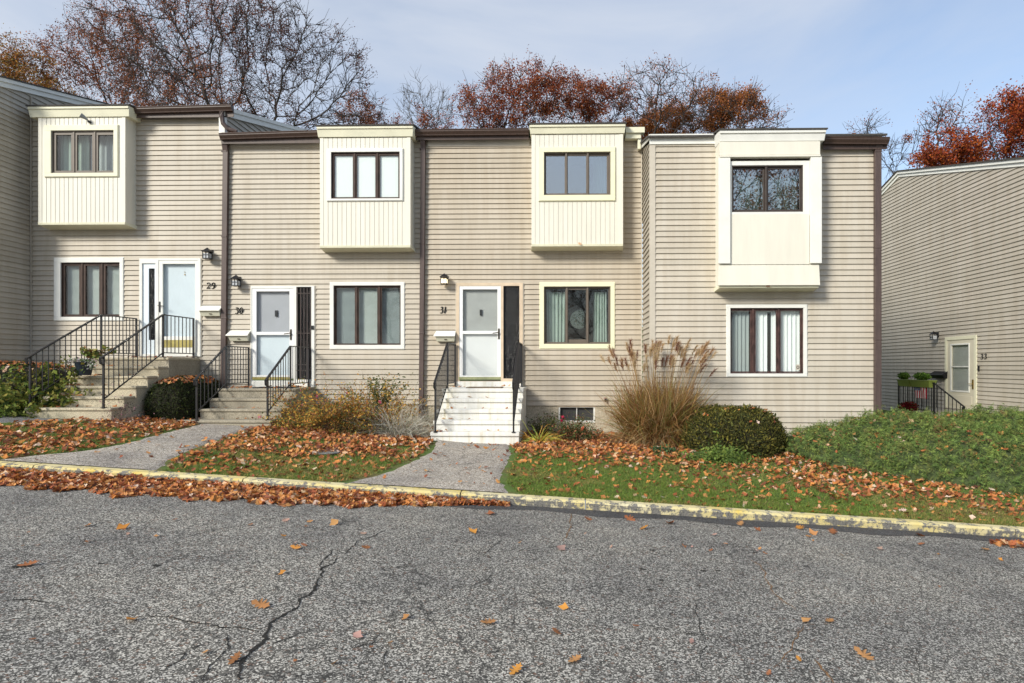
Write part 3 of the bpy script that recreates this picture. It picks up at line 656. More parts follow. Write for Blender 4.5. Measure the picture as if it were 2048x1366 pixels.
window(h30, Yb, u30c, u30f, [(668, 310, 705, 394), (713, 310, 750, 394), (759, 310, 796, 394)], 'wood_frame', 'white_trim', room='bay')
window(h30, W, c30, f30, [(672, 575, 709, 687), (717, 575, 754, 687), (763, 575, 800, 687)], 'wood_frame', 'white_trim')
roof(h30, HX['29'] + .02, HX['30'], 14.33, zE, 20, 25)
gutter(h30, XX(437, 14.2), XX(634, 14.2), 14.33, zE - .04, zE + .01)
downspout(h30, 455, W, ZZ(790, W), zE - .14, -.06)

# ================================================================== house 31
h31 = thing('townhouse', 'townhouse numbered 31, middle of the row, yellow-trimmed windows above a basement window', 'house', ((HX['30'] + HX['31']) / 2, W, -1.5), 'beige townhouses')
c31, f31 = (1080, 565, 1229, 697), (1088, 573, 1221, 688); u31c, u31f = (1078, 295, 1230, 402), (1088, 304, 1221, 391)
d31 = px_rect((913, 566, 1046, 775), W); bw = px_rect((1117, 814, 1190, 845), W)
ops = [opening(f31, W), d31, (XX(1085, W), XX(1225, W), ZZ(392, W), ZZ(305, W))]
zs1 = ZZ(811, W)
siding((0, W, 0), (1, 0, 0), (0, -1, 0), HX['30'], HX['31'], zs1, zE - .1, ops, phase=zs1 - .013).build('front_wall', 'siding_warm', h31)
mb = MB()
for a, b, c, e in ((HX['30'], bw[0], -2.2, zs1), (bw[1], HX['31'], -2.2, zs1), (bw[0], bw[1], -2.2, bw[2]), (bw[0], bw[1], bw[3], zs1)): mb.box(a, b, W + .012, W + .25, c, e)
fd = mb.build('foundation', 'concrete', h31)
mb = MB(); frame4(mb, bw[0], bw[1], bw[2], bw[3], .035, .035, .04, .015, W + .02, W + .12); mb.box((bw[0] + bw[1]) / 2 - .01, (bw[0] + bw[1]) / 2 + .01, W + .05, W + .09, bw[2] + .04, bw[3] - .015); bwo = mb.build('basement_window', 'white_trim', h31)
mb = MB(); mb.box(bw[0] + .03, bw[1] - .03, W + .092, W + .1, bw[2] + .03, bw[3] - .01); mb.build('screen', 'screen', bwo)
mb = MB(); mb.box(bw[0] - .03, bw[1] + .02, W + .004, W + .03, bw[3] + .001, bw[3] + .03); mb.build('lintel', 'tan_trim', bwo)
for q_ in ((d31[0] - .02, d31[0] - .002, d31[2], d31[3]), (d31[1] + .002, d31[1] + .02, d31[2], d31[3]), (HX['31'] - .025, HX['31'] - .002, zs1, zE - .15)): mb = MB(); jtrim(mb, *q_, W); mb.build('edge_trim', 'trim_beige', h31)
mb = MB(); mb.box(XX(856, W), XX(1059, W), W - .035, W, zE - .29, zE - .14); mb.build('frieze_board', 'trim_beige', h31)
b31, _ = bay(h31, W, 1063, 1246, 271, 489, opening(u31f, Yb), 1059, 1251, 253, 270)
window(h31, Yb, u31c, u31f, [(1092, 310, 1130, 386), (1135, 310, 1173, 386), (1178, 310, 1214, 386)], 'gray_frame', 'yellow_trim', 'glass_strong', shape='slide', room='bay')
window(h31, W, c31, f31, [(1092, 577, 1131, 684), (1136, 579, 1172, 679), (1178, 577, 1217, 684)], 'gray_frame', 'yellow_trim', shape='slide')
roof(h31, HX['30'], HX['31'] + .05, 14.33, zE + .03, 20, 25)
gutter(h31, XX(829, 14.2), XX(1057, 14.2), 14.33, zE + .01, zE + .015)
mb = MB(); mb.box(XX(1252, 14.2), XX(1290, 14.2), 14.25, 14.45, ZZ(268, 14.25), ZZ(257, 14.25)); mb.box(XX(1252, 14.2), XX(1283, 14.2), 14.3, 14.45, ZZ(278, 14.25), ZZ(268, 14.25) - .003); mb.box(XX(1276, 14.3), XX(1283, 14.2), 14.33, 14.45, ZZ(298, 14.25), ZZ(278, 14.25) - .003)
mb.build('fascia', 'cream_trim', h31, .003)
downspout(h31, 848, W, ZZ(835, W), zE - .11, -.05, .1)

# ================================================================== house 32
X32 = XX(1302, W2)
h32 = thing('townhouse', 'townhouse standing forward right of number 31, with a two-pane bay window and no door', 'house', ((X32 + HX['32']) / 2, W2, -1.6), 'beige townhouses')
c32, f32 = (1453, 610, 1613, 753), (1460, 616, 1606, 747); zt32 = ZZ(290, W2); zb32 = ZZ(877, W2)
u32f = (1463, 331, 1605, 425); Yb2 = W2 - BD
ops = [opening(f32, W2), (XX(1470, W2), XX(1600, W2), ZZ(420, W2), ZZ(340, W2))]
siding((0, W2, 0), (1, 0, 0), (0, -1, 0), X32, HX['32'], zb32, zt32, ops, phase=zb32 - .013).build('front_wall', 'siding_pale', h32)
siding((X32, 0, 0), (0, 1, 0), (-1, 0, 0), W2, W, zb32, ZZ(302, W), (), [(-PITCH, 1, ZZ(284, W2) - W2 * PITCH - .05)], phase=zb32 - .013).build('side_wall', 'siding_gray', h32)
mb = MB(); mb.box(X32 - .028, X32 + .085, W2 - .028, W2 - .001, zb32, zt32 + .02); mb.box(X32 - .028, X32 - .001, W2, W2 + .07, zb32, zt32 - .06); mb.build('corner_trim', 'trim_beige', h32)
mb = MB(); mb.box(X32 - .03, XX(1429, W2), W2 - .045, W2 + .02, ZZ(293, W2), ZZ(273, W2)); mb.hexa([(X32 - .05, W2 - .06, ZZ(284, W2)), (X32 - .031, W2 - .06, ZZ(284, W2)), (X32 - .031, W, ZZ(284, W2) + .3), (X32 - .05, W, ZZ(284, W2) + .3), (X32 - .05, W2 - .06, ZZ(274, W2)), (X32 - .031, W2 - .06, ZZ(274, W2)), (X32 - .031, W, ZZ(274, W2) + .3), (X32 - .05, W, ZZ(274, W2) + .3)])
mb.build('fascia', 'white_trim', h32)
mb = MB(); mb.box(XX(1652, W2), HX['32'] - .07, W2 - .035, W2, ZZ(299, W2), ZZ(288, W2)); mb.build('frieze_board', 'trim_beige', h32)
mb = MB(); mb.box(X32 + .02, HX['32'], W2 + .01, W2 + .2, -2.4, zb32); mb.box(X32 + .002, X32 + .02, W2, W, -2.4, zb32); mb.build('foundation', 'concrete', h32)
ye = W2 - .12; ze32 = ZZ(271, ye, 1500)
roof(h32, X32 - .08, HX['32'] + .12, ye, ze32 + .02, W2 + 6, W2 + 10)
gutter(h32, XX(1650, ye - .1), XX(1779, ye - .1), ye, ZZ(273, ye - .1, 1700), ZZ(275, ye - .1, 1700))
# bay of 32: boxed window between white pilasters
b32, _ = bay(h32, W2, 1439, 1637, 289, 572, (XX(1459, Yb2), XX(1618, Yb2), ZZ(432, Yb2), ZZ(322, Yb2)), 1437, 1650, 268, 288, fm='white_trim')
mb = MB(); zp0, zp1 = ZZ(530, Yb2), ZZ(321, Yb2)
mb.box(XX(1437, Yb2) - .01, XX(1459, Yb2), Yb2 - .07, Yb2 - .009, zp0, zp1); mb.build('pilaster', 'white_trim', b32, .004)
mb = MB(); mb.box(XX(1619, Yb2), XX(1641, Yb2), Yb2 - .07, Yb2 - .009, zp0, zp1); mb.build('pilaster', 'white_trim', b32, .004)

mb = MB(); mb.box(XX(1438, Yb2), XX(1638, Yb2), Yb2 - .085, Yb2 - .009, ZZ(321, Yb2) + .002, ZZ(317, Yb2)); mb.box(XX(1438, Yb2), XX(1638, Yb2), Yb2 - .06, Yb2 - .009, ZZ(318, Yb2) + .02, ZZ(290, Yb2)); mb.build('header_board', 'cream', b32, .004)
mb = MB(); mb.box(XX(1460, Yb2), XX(1618, Yb2), Yb2 - .016, Yb2 - .009, ZZ(531, Yb2), ZZ(432, Yb2)); mb.build('panel', 'cream', b32)
mb = MB(); mb.hexa([(XX(1437, Yb2) - .02, Yb2 - .06, ZZ(573, Yb2)), (XX(1637, Yb2) + .01, Yb2 - .06, ZZ(573, Yb2)), (XX(1637, Yb2) + .01, Yb2 - .009, ZZ(573, Yb2)), (XX(1437, Yb2) - .02, Yb2 - .009, ZZ(573, Yb2)), (XX(1437, Yb2), Yb2 - .03, ZZ(533, Yb2)), (XX(1637, Yb2), Yb2 - .03, ZZ(533, Yb2)), (XX(1637, Yb2), Yb2 - .009, ZZ(533, Yb2)), (XX(1437, Yb2), Yb2 - .009, ZZ(533, Yb2))]); mb.build('skirt_board', 'cream', b32, .003)
window(h32, Yb2 + .02, (1459, 323, 1618, 432), u32f, [(1468, 337, 1527, 419), (1537, 337, 1600, 419)], 'dark_frame', 'white_trim', 'glass_strong', shape='slide', recess=.03, room='bay')
window(h32, W2, c32, f32, [(1463, 621, 1501, 743), (1512, 621, 1553, 743), (1562, 621, 1601, 743)], 'red_wood', 'white_trim')
xr = HX['32']; 
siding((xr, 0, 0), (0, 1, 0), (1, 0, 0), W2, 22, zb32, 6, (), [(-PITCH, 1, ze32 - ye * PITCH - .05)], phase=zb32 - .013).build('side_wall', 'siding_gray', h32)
mb = MB(); mb.box(xr - .02, xr + .03, W2 - .03, W2 + .05, zb32, zt32 + .1); mb.build('corner_trim', 'white_trim', h32)
downspout(h32, 1752, W2, ZZ(850, W2), ZZ(288, W2), 0, .125)

# ================================================================== house 33 (right, seen along its wall)
XR = 11.2
h33 = thing('townhouse', 'townhouse numbered 33 at the right edge, turned end-on with one tall beige side wall', 'house', (XR + 3, 17, -1.5), 'beige townhouses')
rt = PXp(1800, 345, XR); yR, zR = rt.y, rt.z; p2 = PXp(2048, 320, XR); sl1 = (zR - p2.z) / (yR - p2.y)
dd = [PXp(px, py, XR) for px, py in ((1892, 676), (1955, 668), (1955, 818), (1892, 815))]
dy0, dy1, dz0, dz1 = dd[1].y, dd[0].y, -1.22, (dd[0].z + dd[1].z) / 2
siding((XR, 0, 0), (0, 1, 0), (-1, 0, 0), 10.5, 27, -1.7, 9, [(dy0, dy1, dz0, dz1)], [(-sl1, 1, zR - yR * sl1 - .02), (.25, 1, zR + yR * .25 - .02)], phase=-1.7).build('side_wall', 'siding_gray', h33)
mb = MB()
for o, a, b in ((.045, -.15, -.03), (.09, -.05, .03)):
    for (ya, yb) in ((10.3, yR), (yR, 27)):
        za = zR - (yR - ya) * sl1; zb_ = zR if yb == yR else zR - (yb - yR) * .25; za = zR if ya == yR else za
        mb.hexa([(XR - o, ya, za + a), (XR + .01, ya, za + a), (XR + .01, yb, zb_ + a), (XR - o, yb, zb_ + a), (XR - o, ya, za + b), (XR + .01, ya, za + b), (XR + .01, yb, zb_ + b), (XR - o, yb, zb_ + b)])
mb.build('rake_board', 'white_trim', h33)
mb = MB()
for (ya, yb, za, zb_) in ((10.25, yR, zR - (yR - 10.25) * sl1, zR), (yR, 27.1, zR, zR - (27.1 - yR) * .25)):
    mb.hexa([(XR - .12, ya, za + .031), (XR + 8, ya, za + .031), (XR + 8, yb, zb_ + .031), (XR - .12, yb, zb_ + .031), (XR - .12, ya, za + .07), (XR + 8, ya, za + .07), (XR + 8, yb, zb_ + .07), (XR - .12, yb, zb_ + .07)])
mb.build('roof', 'shingle', h33)
siding((0, 10.5, 0), (1, 0, 0), (0, -1, 0), XR, XR + 8, -2.2, zR - (yR - 10.5) * sl1 - .1).build('front_wall', 'siding', h33)
mb = MB(); mb.box(XR + .02, XR + 8, 10.52, 27, -2.6, -1.68); mb.build('foundation', 'concrete', h33)
# door of 33 lies in the plane x = XR, facing -x
mb = MB(); cw = .1
mb.box(XR - .04, XR + .06, dy0, dy1, dz1 - cw, dz1); mb.box(XR - .04, XR + .06, dy0, dy0 + cw, dz0, dz1 - cw); mb.box(XR - .04, XR + .06, dy1 - cw, dy1, dz0, dz1 - cw)
fr33 = mb.build('door_frame', 'cream_trim', h33, .004)
def q33(px, py): return PXp(px, py, XR)
gy0, gy1 = q33(1939, 700).y, q33(1904.5, 700).y; gzt, gzb = q33(1922, 690).z, q33(1922, 781).z
mb = MB(); a, b = dy0 + cw + .003, dy1 - cw - .003
mb.box(XR - .02, XR + .02, a, gy0, dz0 + .01, dz1 - cw - .003); mb.box(XR - .02, XR + .02, gy1, b, dz0 + .01, dz1 - cw - .003); mb.box(XR - .02, XR + .02, gy0, gy1, gzt, dz1 - cw - .003); mb.box(XR - .02, XR + .02, gy0, gy1, dz0 + .01, gzb)
dr33 = mb.build('storm_door', 'cream_door', h33)
mb = MB(); t = .045
mb.box(XR - .035, XR - .019, gy0 - t, gy1 + t, gzt, gzt + t); mb.box(XR - .035, XR - .019, gy0 - t, gy1 + t, gzb - t, gzb); mb.box(XR - .035, XR - .019, gy0 - t, gy0, gzb, gzt); mb.box(XR - .035, XR - .019, gy1, gy1 + t, gzb, gzt); mb.box(XR - .03, XR - .01, gy0, gy1, (gzt + gzb) / 2 + .02, (gzt + gzb) / 2 + .045)
mb.build('glass_frame', 'white_trim', dr33, .003)
mb = MB(); mb.box(XR - .03, XR - .019, a + .1, b - .1, dz0 + .12, gzb - .14); mb.build('panel', 'cream_door', dr33, .008)
mb = MB(); mb.box(XR - .003, XR, gy0, gy1, gzb, gzt); mb.build('pane', 'glass_clear', dr33)
mb = MB(); mb.box(XR + .03, XR + .06, a, b, dz0, dz1 - cw); mb.build('inner_door', 'gray_door2', h33)
mb = MB(); yh = a + .06; mb.box(XR - .04, XR - .02, yh - .03, yh + .02, -.62, -.36); mb.tube([(XR - .03, yh, -.48), (XR - .08, yh, -.48), (XR - .08, yh + .12, -.48)], .01, 6); mb.build('handle', 'brass', dr33)

# ------------------------------------------------------------------ front doors facing the camera
def storm_door(h, Y, fr, upper, lower, m_frame, m_inner_up, m_inner_low, mh, hx, hz, cat_m='white_trim', kick=None, km='gold', sill=None):
    x0, x1, z0, z1 = px_rect(fr, Y); ux0, ux1, uz0, uz1 = px_rect(upper, Y); t = MB(); y0, y1 = Y - .03, Y + .005
    lo = None if lower is None else px_rect(lower, Y); zlo = lo[2] if lo else uz0
    t.box(x0, ux0, y0, y1, z0, z1); t.box(ux1, x1, y0, y1, z0, z1); t.box(ux0, ux1, y0, y1, uz1, z1); t.box(ux0, ux1, y0, y1, z0, zlo)
    if lo: t.box(ux0, ux1, y0, y1, lo[3], uz0)
    d = t.build('storm_door', m_frame, h, .004)
    mb = MB(); mb.box(ux0 - .002, ux1 + .002, Y - .012, Y - .009, uz0, uz1); mb.build('pane', 'glass_clear', d)
    if lo: mb = MB(); mb.box(ux0 - .002, ux1 + .002, Y - .012, Y - .009, lo[2], lo[3]); mb.build('pane', 'glass_clear', d)
    inn = MB(); yi = Y + .06; inn.box(x0 - .02, x1 + .02, yi, yi + .04, z0, z1 + .02)
    # raised moulding panels
    nd = inn.build('inner_door', m_inner_up, h)
    if m_inner_low != m_inner_up:
        q = MB(); q.box(ux0 - .01, ux1 + .01, yi - .012, yi - .002, zlo, (lo[3] if lo else uz0)); q.build('lower_panel', m_inner_low, nd)
    hm = MB(); hx_, hz_ = XX(hx, Y), ZZ(hz, Y); hm.box(hx_ - .018, hx_ + .018, y0 - .012, y0 - .001, hz_ - .13, hz_ + .11); hm.tube([(hx_, y0, hz_ + .02), (hx_, y0 - .06, hz_ + .02), (hx_ - .13 * mh[1], y0 - .065, hz_ - .0)], .011, 6); hm.build('handle', mh[0], d)
    if kick: k = px_rect(kick, Y); q = MB(); q.box(k[0], k[1], y0 - .006, y0 - .001, k[2], k[3]); q.build('kick_plate', km, d)
    return d, nd, (x0, x1, z0, z1)
def surround(h, Y, outer, holes, m_, y0=None, sillb=True):
    ox0, ox1, oz0, oz1 = outer; mb = MB(); xs_ = sorted({ox0, ox1} | {v for hh in holes for v in hh[:2]}); zs_ = sorted({oz0, oz1} | {v for hh in holes for v in hh[2:]})
    for a, b in zip(xs_[:-1], xs_[1:]):
        for c, e in zip(zs_[:-1], zs_[1:]):
            if any(hh[0] - 1e-6 <= a and b <= hh[1] + 1e-6 and hh[2] - 1e-6 <= c and e <= hh[3] + 1e-6 for hh in holes): continue
            mb.box(a, b, Y - .04, Y + .06, c, e)
    return mb.build('door_frame', m_, h)
# 29
dA = px_rect((319, 521, 398, 705), W); sA = px_rect((286, 527, 313, 708), W)
surround(h29, W, d29, [dA, sA], 'white_trim')
d, nd, _ = storm_door(h29, W, (319, 521, 398, 705), (327, 528, 391.5, 673), None, 'white_trim', 'blue_door', 'blue_door', ('black', -1), 321, 612, kick=(325, 680, 390, 695))
mb = MB(); gl = px_rect((298, 537, 310, 680), W); frame4(mb, *sA, gl[0] - sA[0], sA[1] - gl[1], gl[2] - sA[2], sA[3] - gl[3], W - .01, W + .04); sd = mb.build('sidelight', 'blue_door', h29)
mb = MB(); mb.box(gl[0], gl[1], W + .01, W + .015, gl[2], gl[3]); mb.build('pane', 'glass_pebble', sd)
mb = MB(); mb.box(sA[0], sA[1], W + .05, W + .055, sA[2], sA[3]); mb.build('lining', 'blind_gray', sd)
mb = MB(); mb.lathe((0, 0, 0), [(.001, -.012), (.012, 0), (.001, .012)], 8); kx = (XX(367, W)); 
for v in range(len(mb.v)): mb.v[v] = (mb.v[v][0] + kx, mb.v[v][1] + W + .05, mb.v[v][2] + ZZ(542, W))
mb.box(kx - .012, kx + .012, W + .045, W + .059, ZZ(548, W), ZZ(546, W)); mb.build('door_knocker', 'brass', nd)
# 30
dB = px_rect((505, 577, 589, 761), W); sB = px_rect((594, 574, 624, 759), W)
surround(h30, W, d30, [dB, sB], 'white_trim')
d, nd, _ = storm_door(h30, W, (505, 577, 589, 757), (514, 583, 580, 664), (514, 670, 580, 750), 'white_door', 'gray_door', 'blue_door', ('bronze', 1), 583, 668, kick=(506, 754, 582, 759))
mb = MB(); kx, kz_ = XX(551, W), ZZ(626, W); mb.box(kx - .03, kx + .03, W + .03, W + .059, kz_ - .07, kz_ + .07); mb.build('door_knocker', 'plastic_black', nd)
mb = MB(); mb.box(sB[0], sB[1], W + .012, W + .018, sB[2], sB[3]); sd = mb.build('sidelight', 'glass_pebble', h30)
mb = MB(); mb.box(sB[0], sB[1], W + .05, W + .059, sB[2], sB[3]); mb.build('lining', 'room', sd)
mb = MB()
for i in range(5): x = sB[0] + .025 + (sB[1] - sB[0] - .05) * i / 4; mb.bar((x, W - .03, sB[2] + .02), (x, W - .03, sB[3] - .02), .012)
for zz in (.1, .16, .5, .93): z = sB[2] + (sB[3] - sB[2]) * zz; mb.bar((sB[0], W - .041, z), (sB[1], W - .041, z), .012)
mb.build('security_bars', 'brown_pipe', sd)
# 31
dC = px_rect((919, 572, 1002, 762), W); sC = px_rect((1007, 572, 1039, 757), W)
surround(h31, W, d31, [dC, sC], 'tan_trim')
d, nd, _ = storm_door(h31, W, (919, 572, 1002, 754), (926, 579, 995, 662), (926, 668, 995, 751), 'white_door', 'gray_door2', 'white_door', ('bronze', 1), 998, 667)
mb = MB(); q = px_rect((918, 754, 1002, 759), W); mb.box(q[0], q[1], W - .045, W + .02, q[2], q[3]); mb.build('door_sill', 'olive', d)
mb = MB(); kx, kz_ = XX(961.5, W), ZZ(625, W); mb.box(kx - .028, kx + .028, W + .03, W + .059, kz_ - .068, kz_ + .068); mb.build('door_knocker', 'plastic_black', nd)
mb = MB(); mb.box(sC[0], sC[1], W + .012, W + .018, sC[2], sC[3]); sd = mb.build('sidelight', 'glass_pebble', h31)
mb = MB(); mb.box(sC[0], sC[1], W + .05, W + .059, sC[2], sC[3]); mb.build('lining', 'room', sd)
for h, q_, m_ in ((h30, (503, 762, 630, 775), 'white_trim'), (h31, (913, 762, 1046, 776), 'white_steps')):
    k = px_rect(q_, W); mb = MB(); mb.box(k[0] + .003, k[1] - .003, W - .052, W - .041, k[2], k[3] - .01); mb.build('threshold_board', m_, h)

# ------------------------------------------------------------------ behind the glass
def wr(fr, Y): return px_rect(fr, Y)
for i, (a, b) in enumerate(((127, 158), (168, 199), (208, 238))):
    x0, x1, z0, z1 = px_rect((a, 528, b, 631), W); blind(x0, x1, z0, z1, W + .13, 'blind', 'half-closed pale blind in the %s light of the lower window beside door 29' % ('left', 'middle', 'right')[i], 'blinds in the lower window of number 29')
x0, x1, z0, z1 = px_rect((107, 264, 165, 345), Yb); curtain(x0, x1, z0, z1, Yb + .2, 5, 'curtain', 'pale curtain left in the upper bay window under the floodlight', group='curtains behind the windows')
x0, x1, z0, z1 = px_rect((166, 264, 227, 345), Yb); curtain(x0, x1, z0, z1, Yb + .24, 5, 'blind_gray', 'grey curtain right in the upper bay window under the floodlight', group='curtains behind the windows')
for i, (a, b) in enumerate(((666, 707), (711, 752), (757, 798))):
    x0, x1, z0, z1 = px_rect((a, 305, b, 397), Yb); mb = MB(); mb.box(x0, x1, Yb + .06, Yb + .064, z0, z1); o = mb.build('roller_blind', 'white_shade')
    tag(o, 'bright white shade in the %s light of the upper bay window of number 30' % ('left', 'middle', 'right')[i], 'blind', 'white shades in the bay of number 30')
for i, (a, b, m_) in enumerate(((669, 711, 'blind_gray'), (714, 756, 'blind'), (760, 801, 'blind_gray'))):
    x0, x1, z0, z1 = px_rect((a, 573, b, 689), W); blind(x0, x1, z0, z1, W + .13, m_, ('grey blind in the left light of the lower window of number 30', 'brightest white blind in the middle light of the lower window of number 30', 'dull grey blind in the right light of the lower window of number 30')[i], 'blinds in the lower window of number 30')
for (a, b, lb, tp) in ((1093, 1131, 'sage curtain gathered left in the yellow framed lower window', .1), (1188, 1215, 'sage curtain hanging straight right in the yellow framed lower window', -.1)):
    x0, x1, z0, z1 = px_rect((a, 582, b, 686), W); curtain(x0, x1, z0, z1, W + .2, 5, 'curtain', lb, group='curtains behind the windows', taper=tp)
x0, x1, z0, z1 = px_rect((1186, 308, 1213, 389), Yb); curtain(x0, x1, z0, z1, Yb + .22, 4, 'curtain', 'sheer curtain right in the yellow framed upper window', group='curtains behind the windows')
t = thing('round_mirror', 'round mirror hanging inside behind the yellow framed lower window', 'mirror', (XX(1157, W), W + 1.0, ZZ(640, W)))
mb = MB(); c = P(1159, 639, W + 1.0); r_ = .235
mb.poly([(c.x + r_ * math.cos(a), W + 1.0, c.z + r_ * math.sin(a)) for a in [k * math.pi / 16 for k in range(32)]]); mb.build('mirror_glass', 'mirror', t)
mb = MB(); mb.tube([(c.x + r_ * math.cos(a), W + .99, c.z + r_ * math.sin(a)) for a in [k * math.pi / 16 for k in range(33)]], .012, 6, cap=False); mb.build('mirror_frame', 'black', t)
x0, x1, z0, z1 = px_rect((1464, 334, 1604, 424), Yb2); curtain(x0, x1, z0, z1, Yb2 + .2, 9, 'blind', 'pale curtain added to brighten the dark framed upper window with white pilasters', group='curtains behind the windows')  # pale cloth added behind the panes to lighten this dark window
x0, x1, z0, z1 = px_rect((1462, 619, 1510, 746), W2); vblind(x0, x1 - .09, z0, z1, W2 + .16, 5, 'blind_gray', 'grey vertical blind in the left light of the peeling brown window')
x0, x1, z0, z1 = px_rect((1512, 619, 1555, 746), W2); vblind(x0, x1, z0, z1, W2 + .15, 5, 'white_shade', 'white vertical blind with a missing slat in the middle of the peeling brown window', skip=(3,))
x0, x1, z0, z1 = px_rect((1560, 619, 1604, 746), W2); vblind(x0, x1, z0, z1, W2 + .15, 5, 'white_shade', 'white vertical blind in the right light of the peeling brown window')
mb = MB(); k = px_rect((1592, 729, 1600, 740), W2); mb.box(k[0], k[1], W2 + .006, W2 + .01, k[2], k[3]); t = mb.build('window_sticker', 'trim_beige')
tag(t, 'small square security sticker in the lower corner of the brown window', 'sticker')
mb = MB(); cx, cz = (k[0] + k[1]) / 2, (k[2] + k[3]) / 2
mb.tube([(cx + .027 * math.cos(a), W2 + .003, cz + .027 * math.sin(a)) for a in [.4 + q * .33 for q in range(17)]], .005, 5); mb.tube([(cx + .008, W2 + .003, cz), (cx + .027, W2 + .003, cz), (cx + .022, W2 + .003, cz - .016)], .005, 5); mb.build('emblem', 'plastic_black', t)

# ------------------------------------------------------------------ wall lamps, numbers, mailboxes
def wall_lamp(px, y0, y1, Y, label, lit_=False, face='y'):
    if face == 'y': c = P(px, (y0 + y1) / 2, Y)
    else: c = PXp(px, (y0 + y1) / 2, Y)
    hgt = abs(P(px, y0, c.y).z - P(px, y1, c.y).z); hgt = max(.22, min(.27, hgt)); t = thing('wall_lamp', label, 'lamp', c, 'carriage lamps beside the doors')
    wd = .075; out = .13; z0 = c.z - hgt / 2; zr = c.z + hgt * .12
    def T(mb):
        if face == 'x': mb.v = [(c.x + (y - c.y) * 1, c.y - (x - c.x), z) for x, y, z in mb.v]
        return mb
    cy = c.y - out
    b = MB(); b.box(c.x - .045, c.x + .045, c.y - .03, c.y, c.z - .06, c.z + .1); b.bar((c.x, c.y - .02, c.z + .05), (c.x, cy, c.z + .06), .02); T(b).build('bracket', 'black', t)
    cg = MB(); cg.box(c.x - wd, c.x + wd, cy - wd, cy + wd, z0, z0 + .018)
    for sx in (-1, 1):
        for sy in (-1, 1): cg.box(c.x + sx * wd - (.014 if sx > 0 else 0), c.x + sx * wd + (0 if sx > 0 else .014), cy + sy * wd - (.014 if sy > 0 else 0), cy + sy * wd + (0 if sy > 0 else .014), z0 + .018, zr)
    for sy in (-1, 1): cg.box(c.x - .005, c.x + .005, cy + sy * wd - .003, cy + sy * wd + .003, z0 + .018, zr)
    for sy in (-1, 1): cg.box(c.x - wd, c.x + wd, cy + sy * wd - .004, cy + sy * wd + .004, z0 + .085, z0 + .093)
    T(cg).build('cage', 'black', t)
    rf = MB(); a = wd + .02; tp = c.z + hgt / 2
    for p, q in (((-a, -a), (a, -a)), ((a, -a), (a, a)), ((a, a), (-a, a)), ((-a, a), (-a, -a))): rf.poly([(c.x + p[0], cy + p[1], zr), (c.x + q[0], cy + q[1], zr), (c.x, cy, tp)])
    rf.poly([(c.x - a, cy - a, zr), (c.x - a, cy + a, zr), (c.x + a, cy + a, zr), (c.x + a, cy - a, zr)]); T(rf).build('cap', 'black', t)
    g = MB(); w2 = wd - .012; g.box(c.x - w2, c.x + w2, cy - w2, cy + w2, z0 + .019, z0 + (zr - z0) * .75); T(g).build('lamp_glass', 'lamp_lit' if lit_ else 'lamp_glass', t)
wall_lamp(421, 497, 520, W - .02, 'black carriage lamp at the upper right of door 29')
wall_lamp(478, 551, 574, W - .02, 'black carriage lamp at the upper left of door 30')
wall_lamp(891, 548, 570, W - .02, 'black carriage lamp glowing warmly at the upper left of door 31', True)
wall_lamp(1876, 662, 680, XR - .02, 'black carriage lamp on the end wall beside door 33', False, 'x')
STR = {'2': [(.05, .78), (.2, .97), (.5, 1), (.75, .88), (.78, .65), (.55, .4), (.2, .12), (.05, .04), (.35, .1), (.7, .03), (.92, .14)],
       '9': [(.8, .72), (.72, .92), (.45, 1), (.18, .9), (.1, .68), (.2, .5), (.45, .44), (.7, .52), (.8, .72), (.78, .4), (.6, .12), (.35, 0), (.12, .08)],
       '3': [(.12, .88), (.4, 1), (.75, .95), (.72, .72), (.42, .56), (.72, .5), (.85, .28), (.65, .06), (.35, 0), (.08, .1)],
       '0': [(.5, 1), (.2, .85), (.1, .5), (.2, .14), (.5, 0), (.8, .14), (.9, .5), (.8, .85), (.5, 1)],
       '1': [(.25, .86), (.5, 1), (.48, .5), (.4, 0)]}
def house_number(txt, x0p, x1p, y0p, y1p, Y, label, face='y', slant=.12):
    a, b = (P(x0p, y1p, Y), P(x1p, y0p, Y)) if face == 'y' else (PXp(x0p, y1p, Y), PXp(x1p, y0p, Y))
    t = thing('house_number', label, 'house number', a, 'house numbers'); hh = abs(b.z - a.z); 
    wid = abs(b.x - a.x) if face == 'y' else abs(b.y - a.y) ; n = len(txt); cw_ = wid / n
    for i, ch in enumerate(txt):
        mb = MB(); pts = STR[ch]; m_ = []
        for p, q in zip(pts[:-1], pts[1:]):
            for k in range(4): m_.append((p[0] + (q[0] - p[0]) * k / 4, p[1] + (q[1] - p[1]) * k / 4))
        m_.append(pts[-1]); P3 = []; rs = []
        for k, (u, v) in enumerate(m_):
            du = (m_[min(k + 1, len(m_) - 1)][0] - m_[max(k - 1, 0)][0]); dv = (m_[min(k + 1, len(m_) - 1)][1] - m_[max(k - 1, 0)][1])
            vert = abs(dv) / (abs(du) + abs(dv) + 1e-6); s_ = (i + .08 + u * .84) * cw_ + slant * hh * (v - .5)
            P3.append((a.x + s_, Y - .008, a.z + v * hh) if face == 'y' else (Y - .008, a.y - s_, a.z + v * hh)); rs.append((.005 + .0075 * vert) * hh / .14 * 1.2)
        mb.tube(P3, rs, 6); mb.build('digit', 'number', t)
house_number('29', 413, 432, 565.5, 577.5, W - .02, 'black number 29 above the mailbox right of the white door')
house_number('30', 470, 487, 615, 627.5, W - .02, 'black number 30 above the mailbox left of the white door')
house_number('31', 880, 894, 613.5, 626.5, W - .02, 'black number 31 above the mailbox left of the storm door')
house_number('33', 1961, 1975, 707.5, 718, XR - .02, 'black number 33 on the end wall right of its door', 'x')
